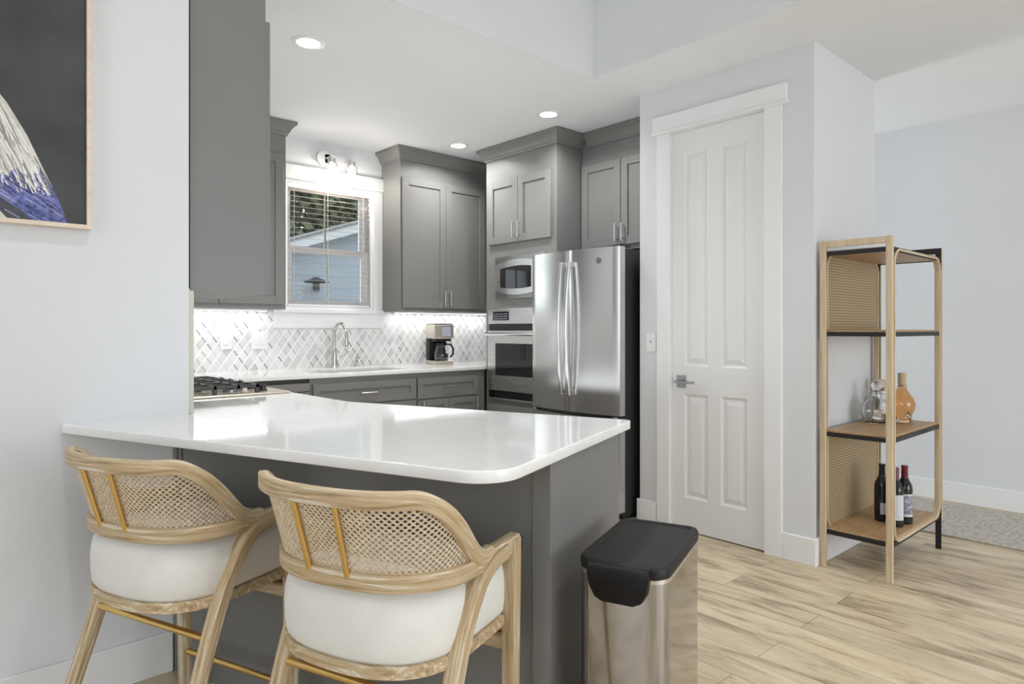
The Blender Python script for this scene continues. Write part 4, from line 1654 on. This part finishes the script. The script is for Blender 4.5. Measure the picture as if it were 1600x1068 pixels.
right = [(.02, 2.16), (.10, 2.075), (.205, 1.945), (.222, 1.922), (.272, 1.832), (.306, 1.752), (.336, 1.682), (.363, 1.618), (.378, 1.5662)]
body = right + [(-.45, 1.5662), (-.45, 1.70), (-.30, 1.95), (-.10, 2.12)]
flat(body, 1, .0004)


def edge_x(z):
    for (x0, z0), (x1, z1) in zip(right, right[1:]):
        if z1 <= z <= z0:
            return x0 + (x1 - x0) * (z0 - z) / (z0 - z1)
    return right[-1][0]


rnd.seed(11)
blue = [(.342, 1.668), (.363, 1.618), (.378, 1.5662), (-.45, 1.5662), (-.45, 1.66)]
top_e = []
x = -.45
while x < .33:
    top_e.append((x, 1.69 + .045 * max(0, (x - .1) / .25) + rnd.uniform(-.018, .018)))
    x += .012
flat(blue[:4] + top_e, 3, .0006)


def stroke(pts, wd, mi, d):
    cv.mi = mi
    for (a, b) in zip(pts, pts[1:]):
        dx, dz = b[0] - a[0], b[1] - a[1]
        l = math.hypot(dx, dz) or 1
        px, pz = -dz / l * wd / 2, dx / l * wd / 2
        poly = [(a[0] + px, a[1] + pz), (b[0] + px, b[1] + pz), (b[0] - px, b[1] - pz), (a[0] - px, a[1] - pz)]
        cv.quadprism([(x, YC - d + .0002, z) for x, z in poly], [(x, YC - d - .0002, z) for x, z in poly])


for k in range(230):
    zt = rnd.uniform(1.68, 2.1)
    xe = edge_x(zt)
    x0 = xe - abs(rnd.gauss(0, 1)) * .17 - .005
    ln = rnd.uniform(.08, .2)
    bend = rnd.uniform(.0, .3)
    pts_ = []
    for q in range(6):
        u = q / 5
        z = zt - ln * u
        xx = x0 + ln * (.55 * u - bend * u * u)
        if z < 1.645 + rnd.uniform(0, .01) or xx > edge_x(max(z, 1.567)) - .003 or xx < -.44:
            break
        pts_.append((xx, z))
    if len(pts_) > 1:
        mi = 2 if k % 3 else 6
        stroke(pts_, rnd.uniform(.0016, .0036), mi, .0009 + .00002 * (k % 20))
for k in range(260):
    zt = rnd.uniform(1.575, 1.73)
    xe = edge_x(zt)
    x0 = xe - rnd.uniform(.006, .5)
    if zt > 1.69 + .045 * max(0, (x0 - .1) / .25):
        continue
    ln = rnd.uniform(.02, .07)
    pts_ = []
    for q in range(4):
        u = q / 3
        z = zt - ln * .55 * u
        xx = x0 + ln * (.9 * u)
        if z < 1.568 or xx > edge_x(z) - .003:
            break
        pts_.append((xx, z))
    if len(pts_) > 1:
        stroke(pts_, rnd.uniform(.0014, .003), 4 if k % 2 else 5, .0009 + .00002 * (k % 20))
flat([(-.1, 1.640), (.10, 1.640), (.205, 1.630), (.262, 1.590), (.285, 1.5662), (-.1, 1.5662)], 0, .0014)
flat([(-.1, 1.600), (.16, 1.596), (.205, 1.586), (.222, 1.5662), (-.1, 1.5662)], 1, .0016)
cv.build('canvas', ['canvas_dark', 'feather_white', 'feather_line', 'feather_blue', 'feather_blue_line', 'feather_navy', 'feather_shadow'], pic)

# ------------------------------------------------------------------ outside the window
struct('ground_yard', MB().box(-6, 16, 5.2, 26, -.45, -.40), 'grass')
hs = thing('neighbor_house', 'blue-grey sided house wall seen through the kitchen window', 'house', (4.4, 9.0, -.40))
ho = (4.4, 9.0, -.40)


def roofz(x):
    return 2.30 + (x - 3.9) * .34


m_ = MB(ho)
m_.quadprism([(1.2, 9.0, -.40), (7.2, 9.0, -.40), (7.2, 9.0, roofz(7.2)), (1.2, 9.0, roofz(1.2))], [(1.2, 12, -.40), (7.2, 12, -.40), (7.2, 12, roofz(7.2)), (1.2, 12, roofz(1.2))])
m_.build('wall', 'lap_siding', hs)
m_ = MB(ho)
m_.quadprism([(.9, 8.72, roofz(.9)), (7.6, 8.72, roofz(7.6)), (7.6, 8.72, roofz(7.6) + .13), (.9, 8.72, roofz(.9) + .13)], [(.9, 8.78, roofz(.9)), (7.6, 8.78, roofz(7.6)), (7.6, 8.78, roofz(7.6) + .13), (.9, 8.78, roofz(.9) + .13)])
m_.build('fascia', 'siding_trim', hs)
m_ = MB(ho)
m_.quadprism([(.9, 8.70, roofz(.9) + .13), (7.6, 8.70, roofz(7.6) + .13), (7.6, 8.70, roofz(7.6) + .16), (.9, 8.70, roofz(.9) + .16)], [(.9, 12.3, roofz(.9) + .13), (7.6, 12.3, roofz(7.6) + .13), (7.6, 12.3, roofz(7.6) + .16), (.9, 12.3, roofz(.9) + .16)])
m_.build('roof', 'roof_shingle', hs)
m_ = MB(ho).box(1.1, 7.3, 8.96, 9.0, 1.42, 1.60)
m_.build('base_board', 'roof_shingle', hs)
ol = thing('outdoor_lamp', 'dark dish-shaped lamp on the neighbouring house wall outside the window', 'lamp', (4.34, 8.995, 1.86))
MB().box(-.04, .04, -.03, 0, -.10, .10, .004).build('mount', 'black_steel', ol)
MB().tube([(0, -.02, .04), (-.02, -.10, .06), (-.06, -.22, .04)], .012, 8, up=(0, 0, 1)).build('arm', 'black_steel', ol, smooth=True)
MB().lathe([(.0, .05), (.05, .045), (.17, 0), (.175, -.012), (.16, -.008), (.05, .032), (0, .036)], (-.12, -.26, .02), 24).build('shade', 'black_steel', ol, smooth=True)


def tree(label, loc, h, r, mat, seed, n=2600):
    t = thing('leafy_tree', label, 'tree', loc, 0, 'trees beyond the neighbouring house')
    rg_ = random.Random(seed)
    MB().loft([[(q * math.cos(a) + .1 * z / h, q * math.sin(a), z) for a in [2 * math.pi * k / 10 for k in range(10)]] for q, z in ((.20, 0), (.15, h * .3), (.10, h * .6), (.03, h * .9))]).build('trunk', 'bark', t, smooth=True)
    m = MB()
    blobs = [(rg_.uniform(-.6, .6) * r, rg_.uniform(-.6, .6) * r, h * rg_.uniform(.45, .9), r * rg_.uniform(.45, .7)) for _ in range(12)]
    for k in range(n):
        bx, by, bz, br = blobs[k % 12]
        d = Vector((rg_.gauss(0, 1), rg_.gauss(0, 1), rg_.gauss(0, 1))).normalized() * br * rg_.uniform(.6, 1.05)
        c0 = Vector((bx, by, bz)) + d
        a = Vector((rg_.gauss(0, 1), rg_.gauss(0, 1), rg_.gauss(0, 1))).normalized()
        b = a.cross(Vector((rg_.gauss(0, 1), rg_.gauss(0, 1), rg_.gauss(0, 1)))).normalized()
        q = rg_.uniform(.09, .17)
        vs = [m.v(c0 + a * q), m.v(c0 + b * q * .5), m.v(c0 - a * q), m.v(c0 - b * q * .5)]
        m.face(vs)
    m.build('foliage', mat, t, fix=False)


tree('nearer leafy green tree right behind the neighbouring house roof', (7.2, 15.2, -.4), 7.6, 2.3, 'leaf', 1, 7500)
tree('taller grey green tree far back behind the nearer tree outside', (11.4, 23.0, -.4), 12.5, 4.4, 'leaf_grey', 4, 12000)
